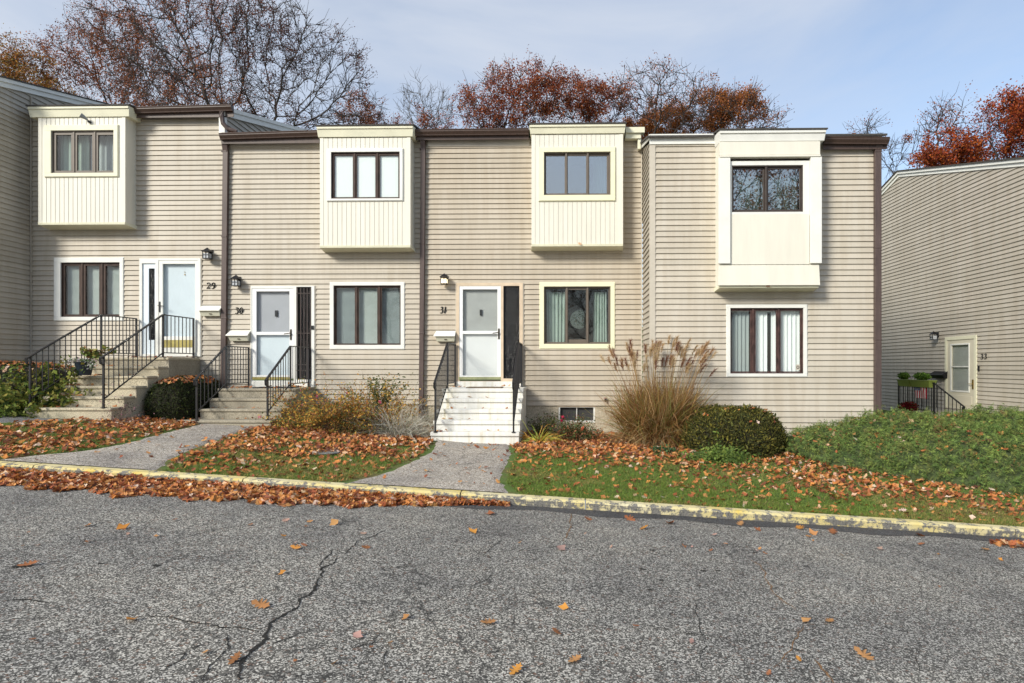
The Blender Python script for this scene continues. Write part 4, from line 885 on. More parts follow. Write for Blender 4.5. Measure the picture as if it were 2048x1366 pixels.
def mailbox(r, Y, label, mb_='mail', ml='maillid', face='y'):
    if face == 'y': x0, x1, z0, z1 = px_rect(r, Y - .1)
    else: a, b = PXp(r[0], r[3], Y - .1), PXp(r[2], r[1], Y - .1); x0, x1, z0, z1 = -a.y, -b.y, (a.z + b.z) / 2 - .11, (a.z + b.z) / 2 + .11
    yb, d_ = (Y, .14) ; g = lambda m_: m_ if face == 'y' else _rot(m_)
    def _rot(m_): m_.v = [(y, -x, z) for x, y, z in m_.v]; return m_
    base = ((x0 + x1) / 2, yb, z0) if face == 'y' else (yb, -(x0 + x1) / 2, z0)
    t = thing('mailbox', label, 'mailbox', base, 'wall mailboxes'); zm = z0 + (z1 - z0) * .5
    b = MB(); i = .03; b.hexa([(x0 + i + .03, yb - d_ * .6, z0), (x1 - i, yb - d_ * .6, z0), (x1 - i, yb, z0), (x0 + i + .03, yb, z0), (x0 + i, yb - d_, zm), (x1 - i + .01, yb - d_, zm), (x1 - i + .01, yb, zm + .09), (x0 + i, yb, zm + .09)]); g(b).build('body', mb_, t, .006)
    l = MB(); l.hexa([(x0, yb - d_ - .03, zm - .012), (x1, yb - d_ - .03, zm - .012), (x1 - .01, yb, z1 - .02), (x0 + .03, yb, z1 - .02), (x0, yb - d_ - .03, zm + .01), (x1, yb - d_ - .03, zm + .01), (x1 - .01, yb, z1), (x0 + .03, yb, z1)]); g(l).build('lid', ml, t, .005)
    k = MB(); xc = (x0 + x1) / 2 + .02; k.box(xc - .03, xc + .03, yb - d_ * .86, yb - d_ * .8, z0 + .04, z0 + .055); g(k).build('latch', 'bronze', t)
    return t
mailbox((397, 610, 442, 632), W - .02, 'cream wall mailbox right of the white door numbered 29')
mailbox((454, 660, 498, 682), W - .02, 'cream wall mailbox below the number 30, left of the grey-panelled door')
mailbox((868, 661, 911, 683), W - .02, 'cream wall mailbox below the number 31')
mailbox((1861, 741, 1889, 758), XR - .02, 'black wall mailbox above the green planters', 'plastic_black', 'plastic_black', 'x')
# floodlight on bay 29
c = P(178, 243, Yb); t = thing('floodlight', 'small silver floodlight on the upper bay of number 29', 'floodlight', c)
mb = MB(); mb.tube([(c.x + .03, Yb, c.z - .02), (c.x + .03, Yb - .06, c.z - .02)], .028, 10); mb.tube([(c.x + .03, Yb - .05, c.z - .01), (c.x, Yb - .09, c.z + .03)], .012, 6); mb.build('mount', 'black', t)
mb = MB(); mb.tube([(c.x + .02, Yb - .07, c.z + .01), (c.x - .03, Yb - .11, c.z + .055), (c.x - .075, Yb - .16, c.z + .085)], [.02, .04, .055], 12); mb.build('lamp_head', 'roof_edge', t)
mb = MB(); mb.box(XX(624.5, W) - .012, XX(628, W) + .012, W - .06, W - .041, ZZ(659, W), ZZ(651, W)); tag(mb.build('doorbell', 'plastic_black', None, .004), 'small black doorbell on the frame right of the barred sidelight', 'doorbell')
a = q33(1958.5, 733); b = q33(1962, 739.5); mb = MB(); mb.box(XR - .05, XR - .02, a.y - .05, a.y, b.z - .03, a.z + .03); tag(mb.build('doorbell', 'plastic_black', None, .004), 'small black doorbell on the siding below the number 33', 'doorbell')
c = P(1210, 799, W); t = thing('outdoor_tap', 'outdoor water tap with red handle above the basement window', 'tap', c)
mb = MB(); mb.tube([(c.x, W, c.z), (c.x, W - .07, c.z), (c.x, W - .1, c.z - .045)], [.018, .02, .016], 8); mb.build('spout', 'bronze', t)
m_ = mat('red_handle', (.25, .03, .03), .5); mb = MB(); mb.lathe((c.x, W - .07, c.z + .03), [(.001, 0), (.034, 0), (.034, .012), (.001, .014)], 10); mb.build('tap_handle', m_, t)

# ------------------------------------------------------------------ steps and railings
def steps(label, x0, x1, Yp, zp, n, rise, tread, m_, lip=.03, xb=None, thick=.05, side=None, bottom=0):
    t = thing('front_steps', label, 'steps', ((x0 + x1) / 2, Yp, zp - n * rise), 'front steps'); mb = MB()
    mb.box(x0, x1, Yp, W - .06, zp - n * rise - .3, zp - thick); mb.build('platform', side or m_, t)
    for i in range(n + 0):
        ya = Yp - i * tread; top = zp - i * rise; b = MB(); lx, rx = (x0, x1) if i < n - 1 or xb is None else xb
        yb_ = (W - .061) if i == 0 else ya + tread
        b.box(lx - .01, rx + .01, ya - lip, yb_ - (.0 if i == 0 else lip + .002), top - thick, top)
        tr = b.build('tread', m_, t, .012)
    for i in range(1, n):
        ya = Yp - i * tread; top = zp - i * rise; b = MB(); lx, rx = (x0, x1) if i < n - 1 or xb is None else xb
        b.box(lx + .002, rx - .002, ya, ya + tread - .002, zp - n * rise - .3, top - thick - .001); b.build('riser', m_, t)
    return t
def railing(label, X, Yw, Yf, Yn, zt, zb, zn, ztn, nb1, nb2, mtl='black', lower=.1):
    """posts at the wall, platform edge and bottom; bars between; flat top rail with a curled end"""
    t = thing('railing', label, 'railing', (X, Yn, zn), 'black iron railings')
    for (y, a, b) in ((Yw, zb, zt), (Yf, zb, zt), (Yn, zn, ztn)):
        mb = MB(); mb.box(X - .016, X + .016, y - .016, y + .016, a, b); mb.box(X - .035, X + .035, y - .035, y + .035, a, a + .012); mb.build('post', mtl, t)
    mb = MB(); a, b, c = Vector((X, Yw, zt)), Vector((X, Yf, zt)), Vector((X, Yn, ztn)); d = (c - b).normalized(); e = c + d * .1
    mb.bar(a, b, .045, .02); mb.bar(b, c, .045, .02); mb.bar(c, e, .045, .02); mb.bar(e, e + Vector((0, .015, -.09)), .042, .02); mb.bar(e + Vector((0, .015, -.09)), Vector((X, Yn, e.z - .12)), .035, .015)
    mb.build('top_rail', mtl, t)
    mb = MB(); lo1 = Vector((X, Yw, zb + lower)); lo2 = Vector((X, Yf - .0, zb + lower)); lo3 = Vector((X, Yn, zn + lower * 1.6)); mb.bar(lo1, lo2, .02); mb.bar(lo2, lo3, .02); mb.build('bottom_rail', mtl, t)
    for (p, q, r_, s_, n) in ((a, b, lo1, lo2, nb1), (b, c, lo2, lo3, nb2)):
        for i in range(1, n + 1):
            k = i / (n + 1); mb = MB(); mb.bar(r_.lerp(s_, k), p.lerp(q, k), .013); mb.build('baluster', mtl, t)
    return t
# 29: platform top +.19, six risers
steps('exposed-aggregate steps with six treads leading up to door 29', -9.97, -8.37, 13.3, .19, 6, .19, .34, 'aggregate', side='aggregate_dark')
railing('left iron railing on the steps of number 29, furthest left of all', -9.83, 14.42, 13.32, 11.53, 1.09, .19, -.76, .19, 9, 12)
railing('right iron railing on the steps of number 29, running in front of its door', -8.51, 14.42, 13.32, 11.59, 1.09, .19, -.76, .19, 7, 12)
steps('weathered aggregate steps with four treads leading up to door 30', -7.38, -5.73, 13.42, -.465, 4, .195, .34, 'aggregate_dark', xb=(-7.95, -5.79))
railing('left iron railing on the steps of number 30, beside the clipped yew hedge', -7.24, 14.42, 13.46, 12.38, .43, -.465, -1.05, -.22, 7, 7)
railing('right iron railing on the steps of number 30, in front of the barred sidelight', -5.87, 14.42, 13.48, 12.44, .43, -.465, -1.05, -.22, 7, 8)
steps('white painted concrete steps with five treads leading up to door 31', -2.62, -.93, 13.42, -.459, 5, .2, .29, 'white_steps', lip=.035, thick=.075)
railing('left iron railing on the white steps of number 31', -2.53, 14.42, 13.5, 12.24, .50, -.459, -1.26, -.27, 7, 11)
railing('right iron railing on the white steps of number 31', -1.03, 14.42, 13.5, 12.24, .50, -.459, -1.26, -.27, 7, 11)
mb = MB(); mb.box(-2.15, -1.4, 13.55, 14.0, -.458, -.44); tag(mb.build('doormat', 'mat', None, .004), 'brown doormat on the white top step of number 31', 'doormat')
mb = MB(); mb.box(-6.75, -5.95, 13.6, 14.1, -.464, -.446); tag(mb.build('doormat', 'mat_black', None, .004), 'black doormat on the top step of number 30', 'doormat')
# 33
t = thing('front_steps', 'grey concrete landing and steps below door 33', 'steps', (10.5, 17.3, -1.9), 'front steps')
mb = MB(); mb.box(9.85, XR - .03, 17.3, 19.35, -2.1, -1.3); mb.build('platform', 'concrete', t, .01)
for i in range(1, 4): mb = MB(); mb.box(9.85, XR - .03, 17.3 - i * .3, 17.3 - (i - 1) * .3 - .002, -2.1, -1.3 - i * .17); mb.build('tread', 'concrete', t, .01)
t = thing('railing', 'black iron railing carrying the green planters below door 33', 'railing', (9.92, 17.35, -1.3), 'black iron railings')
X3 = 9.9; yN, yF, yE = PXp(1868, 760, X3).y, PXp(1797.5, 760, X3).y, PXp(1929, 760, X3).y; zt = PXp(1868, 766, X3).z; ze = PXp(1929, 814, X3).z
for (y, a, b) in ((yN, -1.3, zt + .02), (yF, -1.3, zt - .02), (yE + .06, -1.85, ze)): mb = MB(); mb.box(X3 - .02, X3 + .02, y - .02, y + .02, a, b); mb.build('post', 'black', t)
mb = MB(); mb.bar((X3, yF, zt), (X3, yN, zt), .04, .02); mb.bar((X3, yN, zt), (X3, yE, ze), .04, .02); mb.bar((X3, yE, ze), (X3, yE + .05, ze - .1), .035, .02); mb.build('top_rail', 'black', t)
mb = MB(); mb.bar((X3, yF, -1.22), (X3, yN, -1.22), .02); mb.bar((X3, yN, -1.22), (X3, yE, -1.75), .02); mb.build('bottom_rail', 'black', t)
for i in range(1, 15): k = i / 15; mb = MB(); y = yF + (yN - yF) * k; mb.bar((X3, y, -1.22), (X3, y, zt), .014); mb.build('baluster', 'black', t)
for i in range(1, 8): k = i / 8; mb = MB(); y = yN + (yE - yN) * k; mb.bar((X3, y, -1.22 - .53 * k), (X3, y, zt + (ze - zt) * k), .014); mb.build('baluster', 'black', t)
for i in range(1, 9): k = i / 9; mb = MB(); x = X3 + 1.25 * k; mb.bar((x, yF, -1.22), (x, yF, zt - .02), .014); mb.build('baluster', 'black', t)
mb = MB(); mb.bar((X3, yF, zt - .02), (XR - .05, yF, zt - .02), .04, .02); mb.build('top_rail', 'black', t)

# ================================================================== trees behind the houses
def grow(rng, base, trunk, blobs, npts, step=.45, infl=4.5, kill=.75, maxit=90, up=.05):
    """space colonisation: nodes grow towards points spread through the crown's envelope"""
    pts = []
    for (cx, cy, cz, rx, ry, rz_, wt) in blobs:
        n = int(npts * wt); d = norm(rng.normal(size=(n, 3))); r_ = rng.random((n, 1)) ** (1 / 2.4); pts.append(np.array([cx, cy, cz]) + d * r_ * np.array([rx, ry, rz_]))
    pts = np.concatenate(pts); Nd = [np.array(base, float)]; par = [-1]; top = np.array(trunk, float); n = max(2, int(np.linalg.norm(top - Nd[0]) / step))
    lean = rng.normal(size=3) * .25 * [1, 1, 0]
    for i in range(1, n + 1):
        t = i / n; Nd.append(Nd[0] + (top - Nd[0]) * t + lean * math.sin(t * 3.1)); par.append(i - 1)
    Nd = np.array(Nd); best = np.full(len(pts), 1e9); bi = np.zeros(len(pts), int); act = np.ones(len(pts), bool); new = np.arange(len(Nd))
    for it in range(maxit):
        d = np.linalg.norm(pts[:, None] - Nd[new][None], axis=2); j = d.argmin(1); dm = d[np.arange(len(pts)), j]; u = dm < best; best[u] = dm[u]; bi[u] = new[j[u]]
        act &= best > kill; sel = act & (best < infl * (3 if it < 8 else 1))
        if not sel.any(): break
        ids, inv = np.unique(bi[sel], return_inverse=True); dirs = np.zeros((len(ids), 3)); np.add.at(dirs, inv, norm(pts[sel] - Nd[bi[sel]]))
        dirs = norm(norm(dirs) + rng.normal(size=dirs.shape) * .22 + [0, 0, up]); nn = Nd[ids] + dirs * step; s0 = len(Nd)
        Nd = np.concatenate([Nd, nn]); par += list(ids); new = np.arange(s0, len(Nd))
        if len(Nd) > 9000: break
    return Nd, np.array(par)
def tree(label, px, Yd, zb, blobs, cols, leafn, seed, npts=900, bark='bark', leafsize=.15, tr_top=None, thick=1.0, clump=.5, twig=4, spread=.35, weights=None, kill=.75, name='oak_tree', group='trees behind the houses', step=.45, zmin=None, twr=.013, tlen=1.15):
    """blobs: (px, py, rx_px, ry_px, weight) of the crown at the tree's own distance"""
    rng = np.random.default_rng(seed); k = Yd / F; bl = []
    for (bx, by, rx, ry, wt) in blobs: c = P(bx, by, Yd); bl.append((c.x, c.y + rng.uniform(-.6, .6), c.z, rx * k, max(rx * k * .7, 1.5), ry * k, wt))
    b = P(px, 733, Yd); base = (b.x, Yd, zb); lowest = min(q[2] - q[5] for q in bl); top = tr_top or (base[0], Yd, max(zb + 1.5, lowest - 1.0))
    Nd, par = grow(rng, base, top, bl, npts, kill=kill, step=step); n = len(Nd)
    ch = np.zeros(n, int); r = np.zeros(n); ex = 2.35
    for i in range(n - 1, -1, -1):
        if r[i] == 0: r[i] = .011 ** ex
        if par[i] >= 0: r[par[i]] += r[i]; ch[par[i]] += 1
    r = (r ** (1 / ex)) * thick; root = thing(name, label, 'tree', (base[0], base[1], zb), group)
    i = np.arange(1, n); A, B = Nd[par[i]], Nd[i]; ra, rb = r[par[i]], r[i]; ra = np.minimum(ra, rb * 1.5); vis = np.ones(len(i), bool)
    Vv, Ff = [], []
    def prism(A, B, ra, rb, m):
        d = norm(B - A); u = norm(np.cross(d, [.31, .2, .93])); v = np.cross(d, u); a = np.arange(m) * 2 * np.pi / m
        ring = np.cos(a)[None, :, None] * u[:, None] + np.sin(a)[None, :, None] * v[:, None]
        V = np.concatenate([A[:, None] - d[:, None] * ra[:, None, None] * .3 + ring * ra[:, None, None], B[:, None] + ring * rb[:, None, None]], 1); q = np.arange(m)
        f = np.stack([q, (q + 1) % m, (q + 1) % m + m, q + m], 1); return V.reshape(-1, 3), (np.arange(len(A)) * 2 * m)[:, None, None] + f[None]
    V, f = prism(A, B, ra, rb, 5); Vv.append(V); Ff.append(f.reshape(-1, 4))
    thin = np.where(r < .04 * thick)[0]; m = len(thin) * twig; src = np.repeat(thin, twig); pd = norm(Nd[src] - Nd[np.maximum(par[src], 0)] + 1e-6)
    dr = norm(pd + rng.normal(size=(m, 3)) * .75 + [0, 0, .25]); ln = rng.uniform(.3, 1.0, m) * tlen; mid = Nd[src] + dr * ln[:, None] * .5; end = mid + norm(dr + rng.normal(size=(m, 3)) * .4 + [0, 0, .2]) * ln[:, None] * .5
    off = len(V)
    for (a, b_, r0, r1) in ((Nd[src], mid, twr, twr * .8), (mid, end, twr * .8, twr * .45)): V, f = prism(a, b_, np.full(m, r0), np.full(m, r1), 3); Vv.append(V); Ff.append(f.reshape(-1, 4) + off); off += len(V)
    nmesh('trunk', np.concatenate(Vv), np.concatenate(Ff), bark, root)
    if leafn:
        ends = np.concatenate([mid, end]); ph = rng.uniform(0, 6, 6)
        dens = np.sin(ends[:, 0] * 1.1 + ph[0]) + np.sin(ends[:, 2] * 1.3 + ph[1]) + np.sin(ends[:, 1] * .9 + ph[2]) + .8 * np.sin(ends[:, 0] * 2.7 + ends[:, 2] * 2.1 + ph[3])
        keep = np.where(dens + rng.normal(size=len(ends)) * .6 > (clump - .5) * 4)[0]
        if len(keep):
            leafn = int(leafn * 2.7); hub = rng.choice(keep, max(20, leafn // 9)); s_ = rng.choice(hub, leafn); C = ends[s_] + rng.normal(size=(leafn, 3)) * spread * .42; Nn = rng.normal(size=(leafn, 3)) + [0, -.3, .5]; sz = rng.uniform(.5, 1.3, leafn) * leafsize * .68
            V, f = scatter(C, Nn, sz, *QUAD, rng); nmesh('crown', V, f, 'leaf', root, tints(cols, leafn, rng, 4, .35, weights))
    return root
RUS = [(.32, .105, .045), (.23, .07, .033), (.42, .155, .055), (.15, .05, .03)]
ORG = [(.42, .17, .035), (.32, .11, .03), (.45, .24, .05), (.22, .09, .03)]
RED = [(.25, .055, .026), (.18, .038, .02), (.31, .085, .032)]
HOT = [(.44, .12, .022), (.36, .07, .02), (.24, .038, .016), (.15, .03, .015)]
zg = 2.0
tree('oak at the left edge with orange and yellow leaves', 10, 33, zg, [(0, 160, 100, 85, .8), (90, 230, 70, 70, .3)], ORG + [(.2, .17, .05)], 9000, 21, 900, clump=.35)
tree('russet-leaved oak rising behind the far left roof', 230, 36, zg, [(190, 150, 110, 105, .7), (330, 190, 110, 110, .5), (260, 80, 80, 60, .2)], RUS, 9500, 22, 1300, clump=.45)
tree('tall nearly bare oak reaching above the picture, nearer the left', 440, 30, zg, [(370, 70, 130, 120, .6), (250, 50, 110, 75, .4), (450, 20, 100, 110, .4), (420, 200, 120, 60, .3), (330, 160, 120, 80, .35)], RUS, 7000, 23, 1500, clump=.55, thick=1.25, spread=.3, twig=5, leafsize=.12, tr_top=(P(430, 240, 30).x, 30, P(430, 235, 30).z))
tree('wide bare oak fanning out above the bay of number 30', 545, 30, zg, [(560, 95, 110, 100, .6), (660, 150, 85, 85, .5), (640, 230, 110, 40, .3), (520, 190, 70, 60, .2)], [(.10, .04, .028), (.16, .055, .03)], 4200, 24, 1500, clump=.6, thick=1.25, spread=.25, twig=5, leafsize=.12, tr_top=(P(545, 255, 30).x, 30, P(545, 250, 30).z))
tree('small oak keeping a few brown leaves right of the wide bare oak', 735, 38, zg, [(735, 235, 45, 48, 1)], RUS, 2200, 25, 350, clump=.45)
tree('thin pale bare tree left of the red-leaved oaks', 845, 46, zg, [(830, 215, 35, 55, .5), (880, 225, 32, 50, .5)], RUS, 0, 26, 650, 'bark_pale', kill=.6, name='bare_tree', twig=4, tlen=1.2, twr=.012)
tree('low russet bush-like tree beside the thin pale tree', 870, 40, zg, [(870, 255, 40, 30, 1), (800, 262, 40, 18, .3)], RED + RUS, 2300, 27, 300, clump=.4)
tree('red-leaved oak with rounded top above the gutter of number 31', 1010, 33, zg, [(1000, 200, 75, 75, .7), (1080, 190, 60, 65, .5), (950, 225, 45, 50, .3)], RED + [RUS[2]], 7000, 28, 1250, clump=.52, spread=.3, thick=1.1)
tree('second red-leaved oak, right of the rounded one', 1170, 34, zg, [(1150, 215, 70, 55, .6), (1210, 225, 55, 50, .4)], RED + RUS, 5200, 29, 900, clump=.5)
tree('bare grey-barked tree standing over the roof of number 32', 1310, 33, zg, [(1310, 195, 90, 62, 1.0), (1380, 215, 50, 55, .3)], RUS, 500, 30, 1150, 'bark', kill=.6, name='bare_tree', twig=3, thick=1.1, tlen=1.1)
tree('orange-brown oak, densest behind the roof of number 32', 1340, 36, zg, [(1300, 250, 70, 45, .5), (1400, 235, 80, 50, .7)], ORG[:2] + ORG[3:] + RUS[:1], 9000, 31, 900, clump=.36)
tree('orange-brown oak at the right end of the dense group', 1480, 36, zg, [(1470, 240, 65, 55, .6), (1530, 270, 40, 35, .3)], ORG[:2] + ORG[3:] + RUS[:1], 5500, 32, 700, clump=.38)
tree('bare branching tree rising out of the orange-brown oaks', 1470, 34, zg, [(1480, 225, 50, 50, .7), (1540, 250, 35, 25, .2), (1420, 215, 40, 35, .2)], RUS, 300, 33, 700, 'bark', kill=.6, name='bare_tree', twig=3)
tree('tip of a small tree just above the gutter of number 32', 1732, 42, zg, [(1728, 268, 26, 12, 1)], RUS, 160, 34, 120, name='bare_tree', kill=.5)
tree('sparse russet tree in the gap beside the last downspout', 1790, 38, zg, [(1785, 310, 32, 35, 1)], RED + RUS, 1500, 35, 420, clump=.5)
tree('leafless crooked tree in the gap between houses 32 and 33', 1865, 34, zg, [(1850, 265, 25, 35, .4), (1895, 245, 28, 38, .4), (1870, 310, 50, 30, .3)], RUS, 350, 36, 650, 'bark', kill=.55, name='bare_tree', thick=1.4, twig=2)
tree('fiery red oak behind the roof of number 33', 2010, 32, zg, [(2040, 255, 75, 65, .8), (1950, 290, 70, 45, .5), (1880, 325, 50, 25, .2)], HOT, 11000, 37, 1100, clump=.42, leafsize=.17)
# trees across the road behind the viewer, seen only as reflections
tt = tree('wood', 900, 30, -2.0, [(900, 500, 150, 170, 1)], RUS, 3500, 41, 500, group=None, name='woodland', thick=1.4)
src = [c for c in tt.children]
for i, (x, y, s_) in enumerate(((-34, -26, 1.5), (-15, -26, 1.4), (2, -26, 1.2), (12.5, -26, 2.0), (20, -28, 1.8))):
    for c in src:
        o = c.copy(); COL.objects.link(o); o.parent = None; o.matrix_parent_inverse = Matrix.Identity(4)
        o.rotation_euler = (0, 0, i * 1.3); o.scale = (s_,) * 3; cx, cy = tt.location.x, tt.location.y; ca, sa = math.cos(i * 1.3), math.sin(i * 1.3)
        o.location = (x - s_ * (cx * ca - cy * sa), y - s_ * (cx * sa + cy * ca), .2)
        o.name = 'woodland'; tag(o, 'wood across the road', None, None, 'stuff')
        if 'category' in o: del o['category']
for c in src: bpy.data.objects.remove(c)
bpy.data.objects.remove(tt)

# ================================================================== shrubs
def G(px, py):      # where the pixel meets the lawn
    d = ray(px, py); t = 5.0
    while t < 40 and (d * t).z > float(gz((d * t).x, (d * t).y)): t += .02
    return d * t
def hull(fn, nu, nv):
    V = np.array([fn(i / nu * 2 * np.pi, j / nv) for j in range(nv + 1) for i in range(nu)]); f = [(j * nu + i, j * nu + (i + 1) % nu, (j + 1) * nu + (i + 1) % nu, (j + 1) * nu + i) for j in range(nv) for i in range(nu)]
    return V, np.array(f)
def sample(V, f, n, rng):
    A, B, C, D = V[f[:, 0]], V[f[:, 1]], V[f[:, 2]], V[f[:, 3]]; nr = np.cross(C - A, D - B); ar = np.linalg.norm(nr, axis=1); k = rng.choice(len(f), n, p=ar / ar.sum()); u, v = rng.random((n, 1)), rng.random((n, 1))
    return A[k] * (1 - u) * (1 - v) + B[k] * u * (1 - v) + C[k] * u * v + D[k] * (1 - u) * v, norm(nr[k])
def clipped(label, cx, cy, rx, ry, z0, z1, cols, n, seed, size=.045, expo=3.2, lump=.05, name='clipped_yew', leaves=40, cat='shrub', flat=.55, group=None):
    rng = np.random.default_rng(seed); ph = rng.uniform(0, 6, 4); h = z1 - z0
    def fn(a, t):
        e = 2 / expo; ca, sa = math.cos(a), math.sin(a); x = abs(ca) ** e * (1 if ca > 0 else -1); y = abs(sa) ** e * (1 if sa > 0 else -1)
        th = t * math.pi / 2; rr = math.cos(th) ** flat; zz = math.sin(th) ** .8; l = 1 + lump * (math.sin(3 * a + ph[0] + 2 * t) + math.sin(5 * a + ph[1] + 5 * t) * .6); rr *= (.9 + .12 * min(1, t * 5))
        return (cx + rx * x * rr * l, cy + ry * y * rr * l, z0 + h * zz * (1 + lump * .7 * math.sin(2.3 * x + 3 * y + ph[2])))
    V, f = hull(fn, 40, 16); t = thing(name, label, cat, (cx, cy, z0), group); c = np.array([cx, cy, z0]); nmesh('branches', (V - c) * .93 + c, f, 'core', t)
    Cc, Nn = sample(V, f, n, rng); sgn = np.sign(((Cc - np.array([cx, cy, z0 + h * .3])) * Nn).sum(1)); Nn *= sgn[:, None]; Cc = Cc + Nn * rng.normal(size=(n, 1)) * .022 - Nn * .012
    dv = norm(Nn * .9 + rng.normal(size=(n, 3)) * .55 + [0, 0, .35]); nr = rng.normal(size=(n, 3)) + Nn * .8; Vv, F_ = scatter(Cc, nr, rng.uniform(.6, 1.3, n) * size, *SPRIG, rng, dirv=dv)
    k = rng.choice(n, n // 40, replace=False); V2, F2 = scatter(Cc[k] + Nn[k] * .035, nr[k], rng.uniform(1.2, 2.2, len(k)) * size, *SPRIG, rng, dirv=norm(Nn[k] + rng.normal(size=(len(k), 3)) * .3 + [0, 0, .5]))
    nmesh('foliage', np.concatenate([Vv, V2]), np.concatenate([F_, F2 + len(Vv)]), 'needle', t, np.concatenate([tints(cols, n, rng, 4, .35), tints(cols, len(k), rng, 4, .3) * 1.4])); return V, f
YEW = [(.08, .08, .016), (.04, .05, .012), (.15, .13, .022), (.055, .055, .012)]
YEWD = [(.028, .04, .010), (.018, .028, .008), (.055, .068, .014), (.03, .036, .01)]
VY, FY = clipped('rounded olive-green clipped yew right of the plume grass', 3.05, 12.0, .93, .80, -1.68, -.77, YEW, 26000, 51, .05)
VH, FH = clipped('dark clipped yew between the steps of numbers 29 and 30', -7.98, 13.25, .48, .95, -1.2, -.26, YEWD, 17000, 52, .045, expo=3.4, flat=.4)
VL, FL = clipped('dark flat-topped hedge in front of the far left house', -12.2, 13.0, 2.1, .75, -1.1, .05, YEWD, 16000, 53, .05, expo=5, flat=.25, lump=.03)
# juniper bank
rng = np.random.default_rng(61); jx = np.array([3.95, 4.4, 5.0, 6, 7, 8, 9.5, 11.2]); jf = np.array([11.4, 10.7, 10.35, 9.85, 9.45, 9.3, 9.2, 9.2]); jb = np.array([12.3, 12.75, 12.9, 13.0, 13.0, 13.0, 13, 13.0]); jt = np.array([-1.5, -1.25, -1.13, -1.03, -1.0, -.91, -.86, -.86])
nu, nv = 150, 44; V = []
for i in range(nu + 1):
    x = 3.9 + 7.3 * i / nu; yf, yb, zt_ = np.interp(x, jx, jf), np.interp(x, jx, jb), np.interp(x, jx, jt)
    if x < 4.25: m_ = (yf + yb) / 2; q = math.sqrt(max(0, (x - 3.88) / .37)); yf, yb = m_ + (yf - m_) * q, m_ + (yb - m_) * q
    for j in range(nv + 1):
        t = j / nv; zg_ = float(gz(x, yf)); prof = math.sin(min(1, t * 1.25) * math.pi / 2) ** .62 if t < .8 else math.cos((t - .8) / .2 * math.pi / 2) ** .5
        y = yf + (yb - yf) * t - .12 * math.sin(min(1, t * 3) * 3.14); lump = .05 * math.sin(x * 3.1 + y * 1.7) + .05 * math.sin(x * 1.3 - y * 3.7 + 1) + .045 * math.sin(x * 6 + y * 9) + .03 * math.sin(x * 13 - y * 6)
        V.append((x, y, zg_ + .02 + (zt_ - zg_ + lump) * prof))
V = np.array(V); i, j = np.meshgrid(np.arange(nu), np.arange(nv), indexing='ij'); a = (i * (nv + 1) + j).ravel(); JF = np.stack([a, a + nv + 1, a + nv + 2, a + 1], 1)
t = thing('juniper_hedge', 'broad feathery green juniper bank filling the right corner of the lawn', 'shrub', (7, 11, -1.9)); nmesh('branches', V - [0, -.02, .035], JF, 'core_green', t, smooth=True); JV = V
nb, nn = 7000, 18; Cb, Nb = sample(V, JF, nb, rng); Nb *= np.sign(Nb[:, 2:3] + 1e-6); Nb = norm(Nb + [0, -.3, .05])
db = norm(Nb * .55 + rng.normal(size=(nb, 3)) * .3 + [-.55, -.45, .3]); lb = rng.uniform(.07, .19, nb); Cb = Cb - Nb * .05 + Nb * rng.normal(size=(nb, 1)) * .025
kk = np.repeat(np.arange(nb), nn); u = rng.random(nb * nn) ** .8; n = len(kk); wv = (1 - u) * .045 + .012
Cc = Cb[kk] + db[kk] * (u * lb[kk])[:, None] + rng.normal(size=(n, 3)) * wv[:, None] + np.array([0, 0, 1.]) * (u ** 2 * .04)[:, None]
FAN = (np.array([(-.5, 0, 0), (-.05, -.05, .02), (.6, -.0, 0), (-.05, .05, .02), (-.35, .02, 0), (.0, .17, .05), (.28, .24, .05), (-.12, .08, 0), (-.35, -.02, 0), (-.12, -.08, 0), (.28, -.22, .06), (.0, -.16, .05)], float), np.array([(0, 1, 2, 3), (4, 7, 6, 5), (8, 11, 10, 9)]))
Vv, F_ = scatter(Cc, rng.normal(size=(n, 3)) * .7 + Nb[kk], rng.uniform(.6, 1.3, n) * .062, *FAN, rng, dirv=norm(db[kk] + rng.normal(size=(n, 3)) * .45))
bc = np.array([(.145, .215, .05), (.085, .145, .035), (.21, .28, .065), (.12, .18, .05), (.17, .19, .05)])[rng.choice(5, nb)] * rng.uniform(.75, 1.25, (nb, 1)); bc[rng.random(nb) < .035] = (.20, .13, .055)
tn = np.repeat(.86 * bc[kk] * rng.uniform(.8, 1.2, (n, 1)) * (.7 + .6 * u[:, None]), 12, axis=0)  # sprays paler at new tips, with shade tinted into their bases
nmesh('foliage', Vv, F_, 'needle', t, tn)

def ribbon_obj(name, parent, B, D, ln, droop, wd, segs, rng, cols, m_='grass', taper=1., wob=.04, var=.25):
    V, f, Pt = ribbons(B, D, ln, droop, wd, segs, rng, taper=taper, wob=wob); o = nmesh(name, V, f, m_, parent, tints(cols, len(B), rng, (segs + 1) * 2, var)); return o, Pt
def disc(n, cx, cy, rx, ry, rng): a = rng.uniform(0, 2 * np.pi, n); r_ = np.sqrt(rng.random(n)); x = cx + np.cos(a) * r_ * rx; y = cy + np.sin(a) * r_ * ry; return np.stack([x, y, gz(x, y)], 1), np.stack([np.cos(a) * r_, np.sin(a) * r_], 1)
